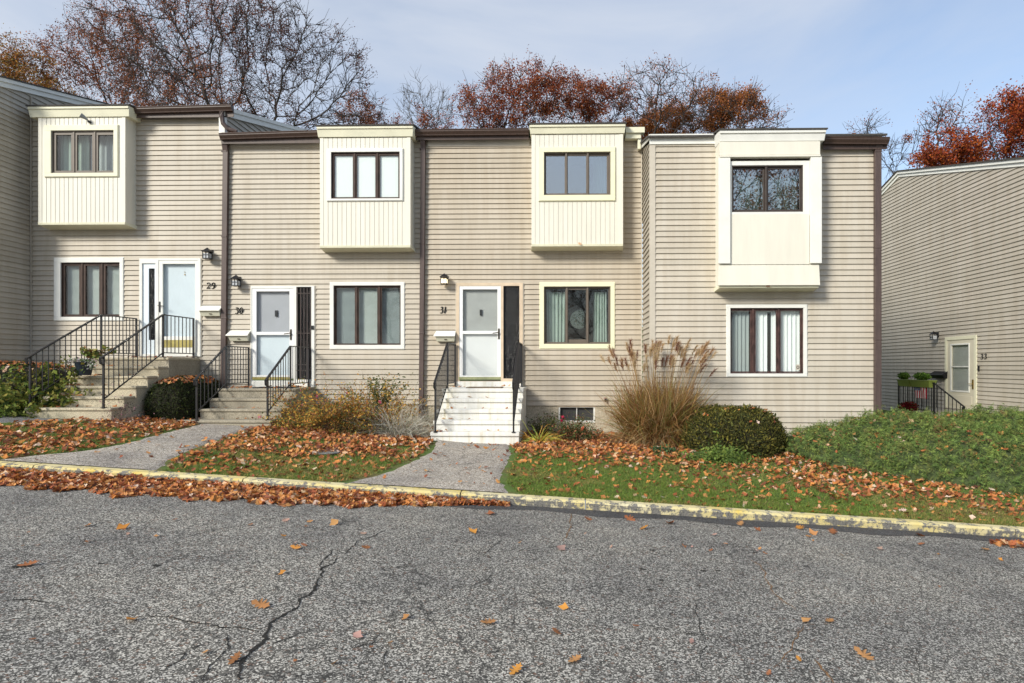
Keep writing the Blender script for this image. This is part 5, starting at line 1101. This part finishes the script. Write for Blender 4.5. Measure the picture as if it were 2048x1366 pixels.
# plume grass (miscanthus)
rng = np.random.default_rng(71); g0 = P(1318, 890, 12.75); t = thing('plume_grass', 'tall tan ornamental grass with feathery plumes in front of the corner', 'ornamental grass', (g0.x, g0.y, float(gz(g0.x, g0.y))))
GC = [(.40, .235, .09), (.28, .14, .05), (.50, .35, .18), (.20, .09, .03), (.34, .22, .07), (.19, .20, .05)]
B, rr = disc(5200, g0.x, g0.y, .52, .4, rng); D = np.stack([rr[:, 0] * .13, rr[:, 1] * .2, np.ones(len(B))], 1) + rng.normal(size=(len(B), 3)) * .08
ribbon_obj('blades', t, B, D, rng.uniform(.7, 1.55, len(B)), rng.uniform(.2, 1.9, len(B)), .02, 8, rng, GC, wob=.19)
B, rr = disc(2600, g0.x, g0.y, .6, .48, rng); D = np.stack([rr[:, 0] * .3, rr[:, 1] * .4, np.ones(len(B))], 1) + rng.normal(size=(len(B), 3)) * .35
ribbon_obj('dead_blades', t, B, D, rng.uniform(.35, 1.0, len(B)), rng.uniform(.8, 3.0, len(B)), .018, 8, rng, GC[:4] + [(.42, .33, .2)], wob=.2)
B, rr = disc(120, g0.x, g0.y, .34, .3, rng); D = np.stack([rr[:, 0] * .40 + .03, rr[:, 1] * .3, np.ones(len(B))], 1) + rng.normal(size=(len(B), 3)) * .05
L_ = rng.uniform(1.5, 2.05, len(B)); o, Pt = ribbon_obj('stalks', t, B, D, L_, np.full(len(B), .22), .009, 8, rng, [(.38, .26, .12), (.28, .17, .08)], taper=.3, wob=.02)
hb, hd = [], []
for p in Pt:
    tip, d = p[-1], norm(p[-1] - p[-3]); m = 85; s_ = rng.random(m) ** .9; hb.append(tip - d * .06 + d[None] * s_[:, None] * .20 + np.array([.25, 0, -.3]) * (s_[:, None] ** 2) * .10); hd.append(d[None] * 1.2 + rng.normal(size=(m, 3)) * .34 + [.25, 0, -.1])
hb, hd = np.concatenate(hb), np.concatenate(hd); V, f, _ = ribbons(hb, hd, rng.uniform(.05, .12, len(hb)), .5, .0065, 3, rng, wob=.1)
pc = np.repeat(np.array([(.52, .36, .19), (.42, .25, .13), (.24, .11, .07), (.60, .46, .28)])[rng.integers(0, 4, len(Pt))], 85, axis=0) * rng.uniform(.8, 1.2, (len(hb), 1)); nmesh('plumes', V, f, 'grass', t, np.repeat(pc, 8, axis=0))

def bush(name, label, cx, cy, rx, ry, h, n, cols, leafn, lcols, seed, cat='shrub', lsize=.045, wd=.008, droop=.5, lean=.9, tmpl=None, group=None, z=None, lo=.25, segs=6, flowers=None, part='leaves'):
    rng = np.random.default_rng(seed); B, rr = disc(n, cx, cy, rx * .35, ry * .35, rng)
    if z is not None: B[:, 2] = z
    t = thing(name, label, cat, (cx, cy, float(B[:, 2].mean())), group)
    D = np.stack([rr[:, 0] * lean * rx / h * 1.6, rr[:, 1] * lean * ry / h * 1.6, np.ones(n)], 1) + rng.normal(size=(n, 3)) * .15; o, Pt = ribbon_obj('stems', t, B, D, rng.uniform(.5, 1.15, n) * h * 1.15, rng.uniform(.5, 1.5, n) * droop, wd, segs, rng, cols, 'stem', taper=.7, wob=.12 if 'sage' not in name else .3)
    if leafn:
        s_ = rng.integers(0, n, leafn); u = lo + (1 - lo) * rng.random(leafn) ** .8; k = u * (segs - 1e-3); i0 = k.astype(int); fr = (k - i0)[:, None]; C = Pt[s_, i0] * (1 - fr) + Pt[s_, i0 + 1] * fr + rng.normal(size=(leafn, 3)) * .035
        V, f = scatter(C, rng.normal(size=(leafn, 3)) + [0, -.3, .8], rng.uniform(.6, 1.35, leafn) * lsize, *(tmpl or QUAD), rng); nmesh(part, V, f, 'leaf', t, tints(lcols, leafn, rng, len((tmpl or QUAD)[0]), .3))
    if flowers:
        for (fx, fy, fz, r_, col) in flowers:
            C = np.array([[fx, fy, fz]]) + rng.normal(size=(16, 3)) * r_ * .4; V, f = scatter(C, rng.normal(size=(16, 3)), r_ * 1.4, *QUAD, rng); nmesh('flower', V, f, 'leaf', t, tints([col], 16, rng, 4, .2))
    return t, Pt
ROSE = [(.42, .18, .045), (.19, .20, .05), (.55, .29, .05), (.28, .12, .045), (.12, .15, .04), (.58, .38, .08)]
BR = [(.10, .06, .04), (.17, .12, .08)]
PINK = (.75, .17, .25)
def fl(px, py, Y, r_=.022, col=PINK): p = P(px, py, Y); return (p.x, p.y, p.z, r_, col)
bush('rose_bush', 'orange and green rose bush with tiny pink blooms beside the steps of number 30', -4.85, 12.75, 1.15, .65, .92, 340, BR, 11000, ROSE, 81, lsize=.045, droop=.9, flowers=[fl(603, 779, 12.4), fl(634, 793, 12.5), fl(606, 809, 12.3), fl(519, 834, 12.0, .03, (.7, .3, .32))])
bush('rose_bush', 'taller orange-leaved rose bush left of the young conifer', -3.95, 13.05, .62, .5, .98, 170, BR, 4200, [ROSE[0], ROSE[2], ROSE[5], ROSE[1]], 82, lsize=.045, droop=.5, flowers=[fl(694, 786, 12.7), fl(760, 804, 12.7, .035)])
bush('low_shrub', 'low dark green and rust shrub in front of the silvery twigs', -4.1, 12.45, .55, .35, .45, 90, BR, 1500, [(.06, .08, .025), (.12, .11, .03), (.18, .09, .03)], 83, lsize=.04)
bush('silvery_sage', 'silvery leafless tangle of sage stems left of the middle downspout', -3.3, 12.6, .9, .5, .80, 1000, [(.40, .38, .31), (.28, .26, .20), (.50, .48, .41)], 500, [(.25, .28, .18), (.3, .2, .1)], 84, wd=.007, droop=1.0, lean=1.3, lsize=.022)
bush('silvery_sage', 'grey twiggy perennial against the white steps under the downspout', -2.95, 12.75, .45, .4, .5, 320, [(.42, .37, .29), (.30, .26, .20), (.55, .50, .42)], 500, [(.22, .2, .1), (.3, .15, .06)], 85, wd=.007, droop=1.3, lean=1.2, lsize=.025)
bush('wispy_perennial', 'tall wispy stems with few leaves rising beside the middle downspout', -3.35, 13.6, .45, .3, 1.15, 22, [(.2, .17, .11)], 170, [(.12, .16, .05), (.2, .2, .07)], 86, wd=.006, droop=.3, lsize=.04)
bush('wispy_perennial', 'thin dry stems rising through the orange rose bushes', -4.3, 13.2, .6, .35, 1.0, 30, [(.22, .15, .1)], 240, [(.3, .16, .06), (.2, .16, .06)], 87, wd=.006, droop=.4, lsize=.03)
t, _ = bush('young_conifer', 'young upright conifer poking above the rose bushes', -3.88, 13.3, .17, .17, .95, 42, [(.08, .07, .03)], 1500, [(.06, .10, .025), (.10, .13, .03), (.16, .15, .04)], 88, cat='conifer', lsize=.05, droop=.05, lean=.25, lo=.45, part='needles')
bush('daylily', 'yellowing strap-leaved daylily right of the white steps', -.55, 12.55, .3, .25, .44, 170, [(.50, .42, .06), (.36, .38, .07), (.25, .33, .07), (.5, .28, .06)], 0, [], 89, wd=.022, droop=1.9, lean=1.2, cat='plant')
bush('low_shrub', 'small dark green shrub against the foundation near the daylily', -.48, 13.5, .2, .2, .46, 60, BR, 1000, [(.05, .085, .025), (.10, .13, .03), (.09, .06, .03)], 90, lsize=.045)
bush('rose_bush', 'low rose bush with crimson blooms under the basement window', .15, 12.9, .42, .32, .5, 110, BR, 1900, [(.07, .11, .03), (.12, .14, .045), (.28, .11, .05), (.05, .07, .02)], 91, lsize=.045, flowers=[fl(1126, 833, 12.8, .045, (.5, .03, .08)), fl(1124, 842, 12.75, .04, (.5, .03, .09)), fl(1165, 858, 12.6, .04, (.6, .15, .07))])
bush('ground_cover', 'dried brown perennials at the foot of the plume grass', .95, 12.35, .55, .3, .22, 300, [(.17, .11, .06), (.25, .15, .08)], 700, [(.12, .09, .04), (.22, .1, .05)], 92, wd=.007, droop=1.8, lsize=.03, cat='plant')
bush('ground_cover', 'leafy green plants growing in front of the rounded yew', 2.55, 10.95, .95, .34, .42, 330, [(.10, .17, .04)], 3000, [(.14, .21, .04), (.21, .28, .06), (.08, .13, .035)], 93, wd=.009, droop=1.5, lsize=.06, cat='plant', lo=.1)
bush('ground_cover', 'dark ivy-like patch at the foot of the plume grass, left of the leafy green plants', 1.7, 11.5, .45, .3, .2, 120, [(.05, .08, .03)], 1300, [(.04, .09, .035), (.07, .14, .05)], 94, wd=.006, droop=1.8, lsize=.055, cat='plant', lo=.05)
bush('rhododendron', 'loose bright green leafy shrub at the foot of the left railing', -10.15, 12.1, .8, .55, .92, 170, [(.12, .08, .05)], 3600, [(.12, .17, .03), (.19, .22, .04), (.05, .08, .02), (.26, .24, .05)], 95, lsize=.10, droop=.8, lo=.2)
bush('rhododendron', 'low green shrub left of the lowest tread of number 29', -10.35, 11.55, .6, .3, .42, 90, [(.12, .08, .05)], 1300, [(.13, .20, .03), (.20, .24, .05), (.08, .12, .03)], 96, lsize=.07, droop=1.2, lo=.2)
bush('low_shrub', 'rust-brown low plant at the left edge below the hedge', -11.5, 11.9, .7, .3, .35, 120, BR, 1300, [(.25, .09, .05), (.35, .15, .07), (.12, .12, .03)], 97, lsize=.05, droop=1.2)
bush('dried_flowers', 'dead flower stalks with black seed heads at the foot of the newel', -8.2, 11.55, .28, .2, .42, 55, [(.14, .09, .07), (.3, .2, .17)], 320, [(.02, .012, .012), (.03, .02, .02), (.32, .16, .2)], 98, wd=.006, droop=1.0, lsize=.028, cat='plant', lo=.75)
bush('dried_flowers', 'flattened pale stalks lying right of the dead seed heads', -7.75, 11.5, .4, .15, .15, 60, [(.38, .28, .2), (.28, .18, .12)], 60, [(.3, .16, .1)], 99, wd=.008, droop=2.5, lean=1.6, lsize=.03, cat='plant')
# flower pot on the second step of 29
c = Vector((-8.98, 12.46, -.17)); t = thing('flower_pot', 'dark blue flower pot with white flowers on a step of number 29', 'flower pot', c)
c.x = P(172, 740, 12.5).x; mb = MB(); mb.lathe(c, [(.001, 0), (.11, 0), (.165, .24), (.175, .24), (.178, .265), (.15, .265), (.14, .22), (.001, .22)], 24); mb.build('pot', 'pot', t, smooth=False); t.location = (0, 0, 0)
for ch in t.children: ch.matrix_parent_inverse = Matrix.Identity(4)
rng = np.random.default_rng(5)
def fol(name, parent, cx, cy, cz, rx, ry, rz_, n, cols, size, rng, tmpl=QUAD, m_='leaf'):
    d = norm(rng.normal(size=(n, 3))) * rng.random((n, 1)) ** .5; C = np.array([cx, cy, cz]) + d * [rx, ry, rz_]; V, f = scatter(C, rng.normal(size=(n, 3)) + [0, -.2, .5], rng.uniform(.6, 1.3, n) * size, *tmpl, rng); return nmesh(name, V, f, m_, parent, tints(cols, n, rng, len(tmpl[0]), .25))
fol('flowers', t, c.x, c.y - .05, c.z + .29, .30, .2, .06, 260, [(.72, .70, .66), (.55, .38, .42), (.12, .2, .06), (.1, .16, .05)], .045, rng)
fol('flowers', t, c.x + .22, c.y - .12, c.z + .2, .1, .08, .1, 90, [(.72, .70, .66), (.12, .2, .06)], .045, rng); fol('flowers', t, c.x - .24, c.y - .1, c.z + .24, .09, .08, .07, 80, [(.72, .70, .66), (.6, .42, .46), (.12, .2, .06)], .045, rng)
mb = MB(); rnd = random.Random(3); tips = []
for k in range(7): a = Vector((c.x, c.y, c.z + .22)); b = a + Vector((.14 + .08 * k / 2 - .1, rnd.uniform(-.1, .1), .16 + .07 * rnd.random())); e = b + Vector((.08 + .05 * k - .1, rnd.uniform(-.05, .05), .06 + .05 * rnd.random())); mb.tube([a, b, e], [.008, .006, .003], 5); tips += [b, e]
mb.build('stems', 'bark', t); 
for k, e in enumerate(tips[::2] + tips[1::2]): fol('leaves', t, e.x, e.y, e.z, .07, .06, .06, 16, [(.15, .2, .05), (.3, .15, .06), (.1, .13, .04), (.38, .34, .08)], .09, rng)
# planters, flag and mums at 33
zt33 = zt
for (ya, yb, lb, gx) in ((yN + .06, (yN + yF) / 2 + .12, 'nearer lime green planter on the railing of number 33, with upright plants', 0), ((yN + yF) / 2 + .16, yF - .1, 'farther lime green planter on the railing of number 33, with drooping leaves', 1)):
    t = thing('planter', lb, 'planter', (X3, ya, zt33 - .12), 'lime planters on the railing'); mb = MB(); w0, w1 = .07, .11
    mb.hexa([(X3 - w0, ya + .05, zt33 - .13), (X3 + w0, ya + .05, zt33 - .13), (X3 + w0, yb - .05, zt33 - .13), (X3 - w0, yb - .05, zt33 - .13), (X3 - w1, ya, zt33 + .05), (X3 + w1, ya, zt33 + .05), (X3 + w1, yb, zt33 + .05), (X3 - w1, yb, zt33 + .05)]); mb.box(X3 - w1 - .012, X3 + w1 + .012, ya - .012, yb + .012, zt33 + .051, zt33 + .07); mb.build('box', 'lime', t, .004)
    fol('foliage', t, X3 - .02, (ya + yb) / 2 + .1 * gx, zt33 + .17, .12, abs(yb - ya) * .42, .11, 420, [(.12, .24, .03), (.2, .33, .05), (.09, .16, .03)], .08, rng)
    mb = MB()
    for k in range(7): y = ya + (yb - ya) * (k + .5) / 7; mb.tube([(X3, y, zt33 + .06), (X3 + .02, y, zt33 + .16)], .006, 5)
    mb.build('stems', 'red_wood', t)
t = thing('flag', 'small American flag hanging from the railing of number 33', 'flag', (X3 - .03, (yN + yF) / 2, zt33 - .5))
a0, a1 = PXp(1854, 790, X3).y, PXp(1832, 790, X3).y; fz1, fz0 = zt33 - .10, zt33 - .44; Vf, Cf, Ff = [], [], []; nx, nz = 26, 26
for iz in range(nz):
    for ix in range(nx):
        u0_, u1_, v0_, v1_ = ix / nx, (ix + 1) / nx, iz / nz, (iz + 1) / nz; b = len(Vf)
        for u, v in ((u0_, v0_), (u1_, v0_), (u1_, v1_), (u0_, v1_)): Vf.append((X3 - .03 - .015 * math.sin(u * 9 + v * 2), a1 + (a0 - a1) * u - .05 * (1 - v), fz0 + (fz1 - fz0) * v))
        Ff.append((b, b + 1, b + 2, b + 3)); canton = u0_ < .46 and v0_ > .58; star = canton and ix % 2 == 1 and iz % 2 == 0
        Cf += [(.75, .75, .78) if star else ((.03, .05, .2) if canton else ((.5, .02, .04) if (ix // 2) % 2 == 0 else (.75, .73, .72)))] * 4
nmesh('cloth', Vf, Ff, 'flagm', t, np.array(Cf)); mb = MB(); mb.bar((X3 - .02, a0, fz1 + .01), (X3 - .02, a1 - .03, fz1 + .01), .012); mb.build('pole', 'brass', t)
c = PXp(1817, 815, X3 - .25); t = thing('flower_pot', 'dark red chrysanthemums in a red pot by the railing of number 33', 'flower pot', (c.x, c.y, -1.34))
mb = MB(); zb_ = c.z - .28; mb.lathe((c.x, c.y, zb_), [(.001, 0), (.11, 0), (.15, .17), (.13, .17), (.001, .15)], 18); mb.build('pot', mat('dark_red_pot', (.18, .02, .02), .5), t); fol('flowers', t, c.x, c.y, c.z + .02, .27, .27, .16, 900, [(.22, .008, .012), (.14, .006, .01), (.3, .02, .02), (.05, .07, .02)], .06, rng)

# ================================================================== grass, litter, loose leaves
rng = np.random.default_rng(101)
def litter_density(x, y):
    nz = .5 + .25 * np.sin(x * 1.7 + 2 * np.sin(y * 1.3)) + .25 * np.sin(y * 2.9 + x * .9 + 1.5 * np.sin(x * 2.3)); nz2 = .5 + .5 * np.sin(x * 5.1 + y * 3.3) * np.sin(y * 4.7 - x * 2.2)
    yb = np.interp(x, [-12, -8.5, -5.3, -4.2, -3.2, -2.4, -.8, 0, 1.2, 2.5, 4, 6, 8], [8.6, 8.8, 8.7, 9.2, 10.1, 10.2, 10.9, 10.7, 10.1, 9.45, 9.1, 8.95, 8.8]); s_ = 1 / (1 + np.exp(-(y - yb - .5 * (nz2 - .5)) / .2))
    base = np.where(x < -2.6, .14 + .35 * nz * nz2, .07 + .16 * nz * nz2); d = base * (1 - s_) + s_ * (.42 + .6 * np.clip(nz * .5 + nz2 * .6 + (y > 11.3) * .5, 0, 1))
    d = np.where((x > -5.1) & (x < -2.7) & (y > 9.3) & (y < 11.2), np.maximum(base, s_ * (.2 + .85 * (nz * .55 + nz2 * .45 > .5))), d)
    d = np.where((x < -7.2) & (y < 11.3), .35 + .6 * (nz2 > .42), d)
    d = np.where((x > 1.0) & (x < 3.6) & (y > 9.4) & (y < 10.9), d * (.45 + .5 * nz2), d); return d
def not_blocked(x, y):
    b = np.array([on_walk(a, c) for a, c in zip(x, y)]); b |= (x > -9.9) & (x < -8.25) & (y > 11.7); b |= (x > -7.35) & (x < -5.65) & (y > 12.4); b |= (x > -2.65) & (x < -.9) & (y > 12.2); b |= y > np.where(x > 1.7, 13.05, 14.4)
    return ~b
LC = [(.46, .17, .055), (.32, .10, .04), (.52, .25, .09), (.22, .07, .035), (.60, .38, .23), (.50, .20, .05), (.62, .47, .36), (.13, .05, .03)]; LW = [5, 4.5, 4.5, 3.5, 1.8, 4, 1.1, 1.8]
def leaves(C, Nn, size, name, parent=None, cols=LC, wts=LW, tm=None, rg=rng, mtl='litter'):
    n = len(C); h = rg.random(n) < .6; VV, FF, TT, off = [], [], [], 0
    for sel, tm_ in ((h, OAK), (~h, MAP)):
        m = int(sel.sum())
        if not m: continue
        curl = tm_[0].copy(); V, f = scatter(C[sel], Nn[sel], size[sel], curl, tm_[1], rg); V = V.reshape(m, -1, 3); VV.append(V.reshape(-1, 3)); FF.append(f + off); TT.append(tints(cols, m, rg, len(tm_[0]), .25, wts)); off += V.shape[0] * V.shape[1]
    return nmesh(name, np.concatenate(VV), np.concatenate(FF), mtl, parent, np.concatenate(TT))
# bed and lawn
n = 68000; x = rng.uniform(-13, 10.5, n); y = rng.uniform(KY + .17, 14.4, n); d = litter_density(x, y); k = (rng.random(n) < d * .85); x, y = x[k], y[k]; k = not_blocked(x, y); x, y, dd_ = x[k], y[k], litter_density(x[k], y[k])
k = ~((x > 4.3) & (y > np.interp(x, jx, jf) + .25)); x, y, dd_ = x[k], y[k], dd_[k]
C = np.stack([x, y, gz(x, y) + .012 + rng.random(len(x)) * .05 * dd_], 1); Nn = rng.normal(size=(len(x), 3)) * [.6, .6, .3] + [0, -.15, 1]
tag(leaves(C, Nn, rng.uniform(.03, 1, len(x)) ** .7 * .082 + .028, 'leaf_litter'), 'layer of fallen oak leaves over the beds and lawn', kind='stuff')
# drift in the gutter
n = 7000; x = -9.5 + rng.random(n) * 8.75; w_ = np.interp(x, [-9.5, -8, -5, -3.0, -2.1, -1.4, -.9], [.62, .66, .78, .7, .46, .2, .06]) * (1 + .12 * np.sin(x * 7) + .1 * np.sin(x * 17)); u = rng.random(n) ** 1.25; y = KY - .02 - u * w_
C = np.stack([x, y, rz(x) + .012 + (1 - u) * .055 * rng.random(n) * np.interp(x, [-9, -2, -.8], [1, .8, .3])], 1); Nn = rng.normal(size=(n, 3)) * [.6, .6, .3] + [0, -.2, 1]
x2 = rng.uniform(5.0, 6.6, 260); y2 = KY - .35 - rng.random(260) ** 1.3 * .35 * np.interp(x2, [5, 5.6], [.25, 1]); C = np.concatenate([C, np.stack([x2, y2, rz(x2) + .012 + rng.random(260) * .03], 1)]); Nn = np.concatenate([Nn, rng.normal(size=(260, 3)) * [.5, .5, .3] + [0, -.2, 1]])
tag(leaves(C, Nn, rng.uniform(.06, .125, len(C)), 'leaf_drift'), 'drift of fallen leaves heaped against the yellow kerb', kind='stuff')
# leaves caught on steps, walks, hedges and roofs
Cs, Ns = [], []
def put(px_, py_, z, n=1, sx=.05, sy=.04):
    for _ in range(n): Cs.append((px_ + rng.normal() * sx, py_ + rng.normal() * sy, z + .012 + rng.random() * .015)); Ns.append(rng.normal(size=3) * [.35, .35, .2] + [0, -.1, 1])
for i in range(5): xx = -9.82; put(xx + .12, 13.3 - (i + 1) * .34 + .17, .19 - .19 * (i + 1), 16, .16, .05); put(-9.0, 13.3 - (i + 1) * .34 + .2, .19 - .19 * (i + 1), 7, .35, .04)
put(-9.3, 13.9, .19, 14, .4, .1); put(-8.55, 13.5, .19, 10, .2, .1)
for i in range(3): put(-6.5, 13.42 - (i + 1) * .34 + .2, -.465 - .195 * (i + 1), 8, .45, .04)
put(-7.05, 13.8, -.465, 40, .12, .12); put(-6.3, 14.3, -.465, 26, .28, .04); put(-6.4, 13.45, -.465, 8, .4, .05)
for i in range(4): put(-2.35, 13.42 - (i + 1) * .29 + .2, -.459 - .2 * (i + 1), 2, .12, .03); put(-1.7, 13.42 - (i + 1) * .29 + .21, -.459 - .2 * (i + 1), 3, .4, .03)
put(-2.4, 14.1, -.459, 6, .06, .05); put(-1.4, 14.0, -.44, 5, .2, .08); put(-2.45, 12.3, -1.26, 12, .12, .05); put(-2.1, 12.22, -1.5, 16, .25, .04); put(-1.4, 12.1, -1.5, 8, .25, .04)
for _ in range(60):
    yy = rng.uniform(8.3, 12.2); lx = np.interp(yy, [p[1] for p in W31L], [p[0] for p in W31L]); rx = np.interp(yy, [p[1] for p in W31R], [p[0] for p in W31R]); e = rng.random() ** 2.2 * .5; xx = lx + e * (rx - lx) if rng.random() < .5 else rx - e * (rx - lx); put(xx, yy, float(gz(xx, yy)) + .022, 1, .01, .01)
for _ in range(60):
    yy = rng.uniform(8.3, 12.3); lx = np.interp(yy, [p[1] for p in W30L], [p[0] for p in W30L]); rx = np.interp(yy, [p[1] for p in W30R], [p[0] for p in W30R]); e = rng.random() ** 2.6 * .5; xx = lx + e * (rx - lx) if rng.random() < .5 else rx - e * (rx - lx); put(xx, yy, float(gz(xx, yy)) + .022, 1, .01, .01)
def onhull(V, f, n, zmin):
    Cc, Nn = sample(V, f, n * 4, rng); Nn *= np.sign(Nn[:, 2:3] + 1e-6); m = Cc[:, 2] > zmin; Cc, Nn = Cc[m][:n], Nn[m][:n]
    for c, q in zip(Cc, Nn): Cs.append(tuple(c + q * .03)); Ns.append(q + rng.normal(size=3) * .35)
onhull(VY, FY, 55, -1.0); onhull(VH, FH, 420, -.36); onhull(VL, FL, 900, -.1)
m = (JV[JF].mean(1)[:, 0] < 7.6); onhull(JV, JF[m], 300, -1.5); onhull(JV, JF, 170, -1.35)
for _ in range(90): xx = HX['29'] + .1 + rng.random() ** 1.5 * 1.2; Cs.append((xx, 14.33 + rng.random() * .1, zE + .02)); Ns.append((0, -.3, 1))
for (px_, py_) in ((1498, 570), (1535, 571), (1160, 488)): c = P(px_, py_, Yb2 if px_ > 1400 else Yb); Cs.append((c.x, c.y - .03, c.z)); Ns.append((0, -1, .2))
C, Nn = np.array(Cs), np.array(Ns); tag(leaves(C, Nn, rng.uniform(.05, .11, len(C)), 'scattered_leaves', cols=LC, wts=LW), 'fallen leaves caught on steps, walks and clipped shrubs', kind='stuff')
# single leaves on the road, at the places the photograph shows them
OR, BRN, TAN, PNK = (.50, .22, .045), (.30, .12, .05), (.44, .22, .085), (.42, .26, .21)
road_leaves = [(246, 1057, .12, OR, 'yellow-orange leaf lying alone on the left asphalt'), (176, 1053, .08, OR, 'small yellow leaf left of the yellow-orange one'), (57, 1132, .13, BRN, 'flat tan leaf near the left edge of the asphalt'),
 (668, 1049, .12, TAN, 'tan leaf just in front of the gutter drift'), (592, 1098, .11, OR, 'orange ragged leaf left of the long crack top'), (732, 1097, .08, BRN, 'small brown leaf right of the long crack top'), (945, 1065, .12, OR, 'bright orange curled leaf in front of the walk to the white steps'),
 (856, 1081, .08, PNK, 'small pinkish leaf left of the bright orange curled leaf'), (571, 1043, .08, PNK, 'pale pink leaf behind the orange ragged leaf'), (263, 1243, .09, OR, 'round orange leaf beside the left crack'), (522, 1213, .13, TAN, 'lobed tan leaf left of the wide crack'), (470, 1322, .10, BRN, 'brown leaf lying on the crack near the bottom edge'),
 (716, 1275, .08, PNK, 'star-shaped pink leaf in the middle of the asphalt'), (977, 1248, .11, TAN, 'oval tan leaf in the middle foreground'), (1032, 1344, .10, OR, 'orange leaf cut short at the bottom centre'), (1127, 1218, .08, OR, 'small folded orange leaf right of centre'), (1112, 1267, .09, BRN, 'brown leaf with curled lobes right of centre'), (1150, 1323, .10, TAN, 'broad tan leaf near the bottom right of centre'),
 (1613, 1245, .10, TAN, 'left one of two tan oak leaves on the right asphalt'), (1659, 1245, .09, TAN, 'right one of two tan oak leaves on the right asphalt'), (1728, 1314, .14, TAN, 'largest lobed tan leaf, at the lower right'), (1123, 1100, .13, PNK, 'pale grey-pink leaf on the dark stain'), (1597, 1321, .05, OR, 'tiny orange leaf fragment at the lower right'),
 (1260, 1040, .14, BRN, 'rusty leaf standing by the kerb right of its joint'), (1340, 1048, .15, BRN, 'brown leaf cluster below the kerb right of the joint'), (1288, 1058, .12, OR, 'flat orange leaf below the rusty standing leaf'), (1600, 1058, .15, OR, 'orange leaf by the kerb in the right half'), (1625, 1068, .14, TAN, 'tan leaf beside the orange one by the right kerb'), (1665, 1066, .16, BRN, 'long brown leaf below the right kerb'),
 (1840, 1073, .14, BRN, 'brown leaf near the right end of the kerb'), (1760, 1100, .10, PNK, 'pinkish leaf right of the long brown leaf'), (1843, 1090, .09, BRN, 'small dark leaf below the right kerb'), (1970, 1101, .12, TAN, 'tan leaf in front of the right gutter pile'), (980, 1030, .14, BRN, 'rusty leaf just past the end of the gutter drift'), (1175, 1040, .12, BRN, 'brown leaf under the kerb joint'),
 (1480, 1050, .12, TAN, 'pale tan leaf below the kerb right of centre'), (1515, 1061, .09, BRN, 'small brown leaf right of the pale tan leaf')]
def one_leaf(px_, py_, s_, col, label, k, lift=.012):
    p = on_road(px_, py_, lift); rg = np.random.default_rng(500 + k); tm_ = OAK if k % 3 else MAP; tv = tm_[0].copy(); tv[:, 2] *= 1.6
    V, f = scatter(np.array([[p.x, p.y, p.z]]), np.array([rg.normal(size=3) * [.28, .28, .1] + [0, -.15, 1]]), s_ * 1.1, tv, tm_[1], rg); o = nmesh('fallen_leaf', V, f, 'litter', None, tints([col], 1, rg, len(tv), .15)); tag(o, label, 'leaf', 'leaves lying singly on the asphalt')
for k, (a, b, s_, col, lb) in enumerate(road_leaves): one_leaf(a, b, s_, col, lb, k)
rnd = random.Random(77)
for k in range(46):
    a, b = rnd.uniform(20, 2030), 1000; b = rnd.uniform(1040 + max(0, (a - 1000) * .045), 1095 + max(0, (a - 1000) * .03)) if k < 34 else rnd.uniform(1110, 1350)
    one_leaf(a, b, rnd.uniform(.03, .07), rnd.choice([OR, BRN, TAN, PNK, BRN]), 'small leaf scrap scattered on the grey asphalt', 100 + k)
# grass
n = 330000; x = rng.uniform(-13, 9.5, n); y = KY + .16 + rng.random(n) ** 1.15 * 3.6; ld = litter_density(x, y); pt = .5 + .5 * np.sin(x * 1.1 + 1.3 * np.sin(y * 1.9 + .5)) * np.sin(y * 1.4 + x * .4)
k = (rng.random(n) > ld * .9) ; x, y, pt = x[k], y[k], pt[k]; k = not_blocked(x, y) & ~((x > 4.3) & (y > np.interp(x, jx, jf) + .1)) & (y < np.interp(x, [-13, -5, -2, 3, 9.5], [11.5, 11.6, 11.6, 11.5, 10])); x, y, pt = x[k], y[k], pt[k]; n = len(x)
B = np.stack([x, y, gz(x, y) - .005], 1); D = rng.normal(size=(n, 3)) * [.5, .5, .2] + [0, 0, 1]; ln = rng.uniform(.03, .07, n); V, f, _ = ribbons(B, D, ln, .7, .0065, 2, rng)
gc = np.where((rng.random((n, 1)) < .07 + .45 * (pt[:, None] < .4)), np.array([[.30, .24, .09]]), np.array([[.13, .205, .04]])) * rng.uniform(.6, 1.5, (n, 1)) * np.array([1, 1, 1]) + rng.random((n, 1)) * np.array([[.05, .03, 0]])
tag(nmesh('grass', V, f, 'grass', None, np.repeat(gc, 6, axis=0)), 'short green grass of the lawn', kind='stuff')
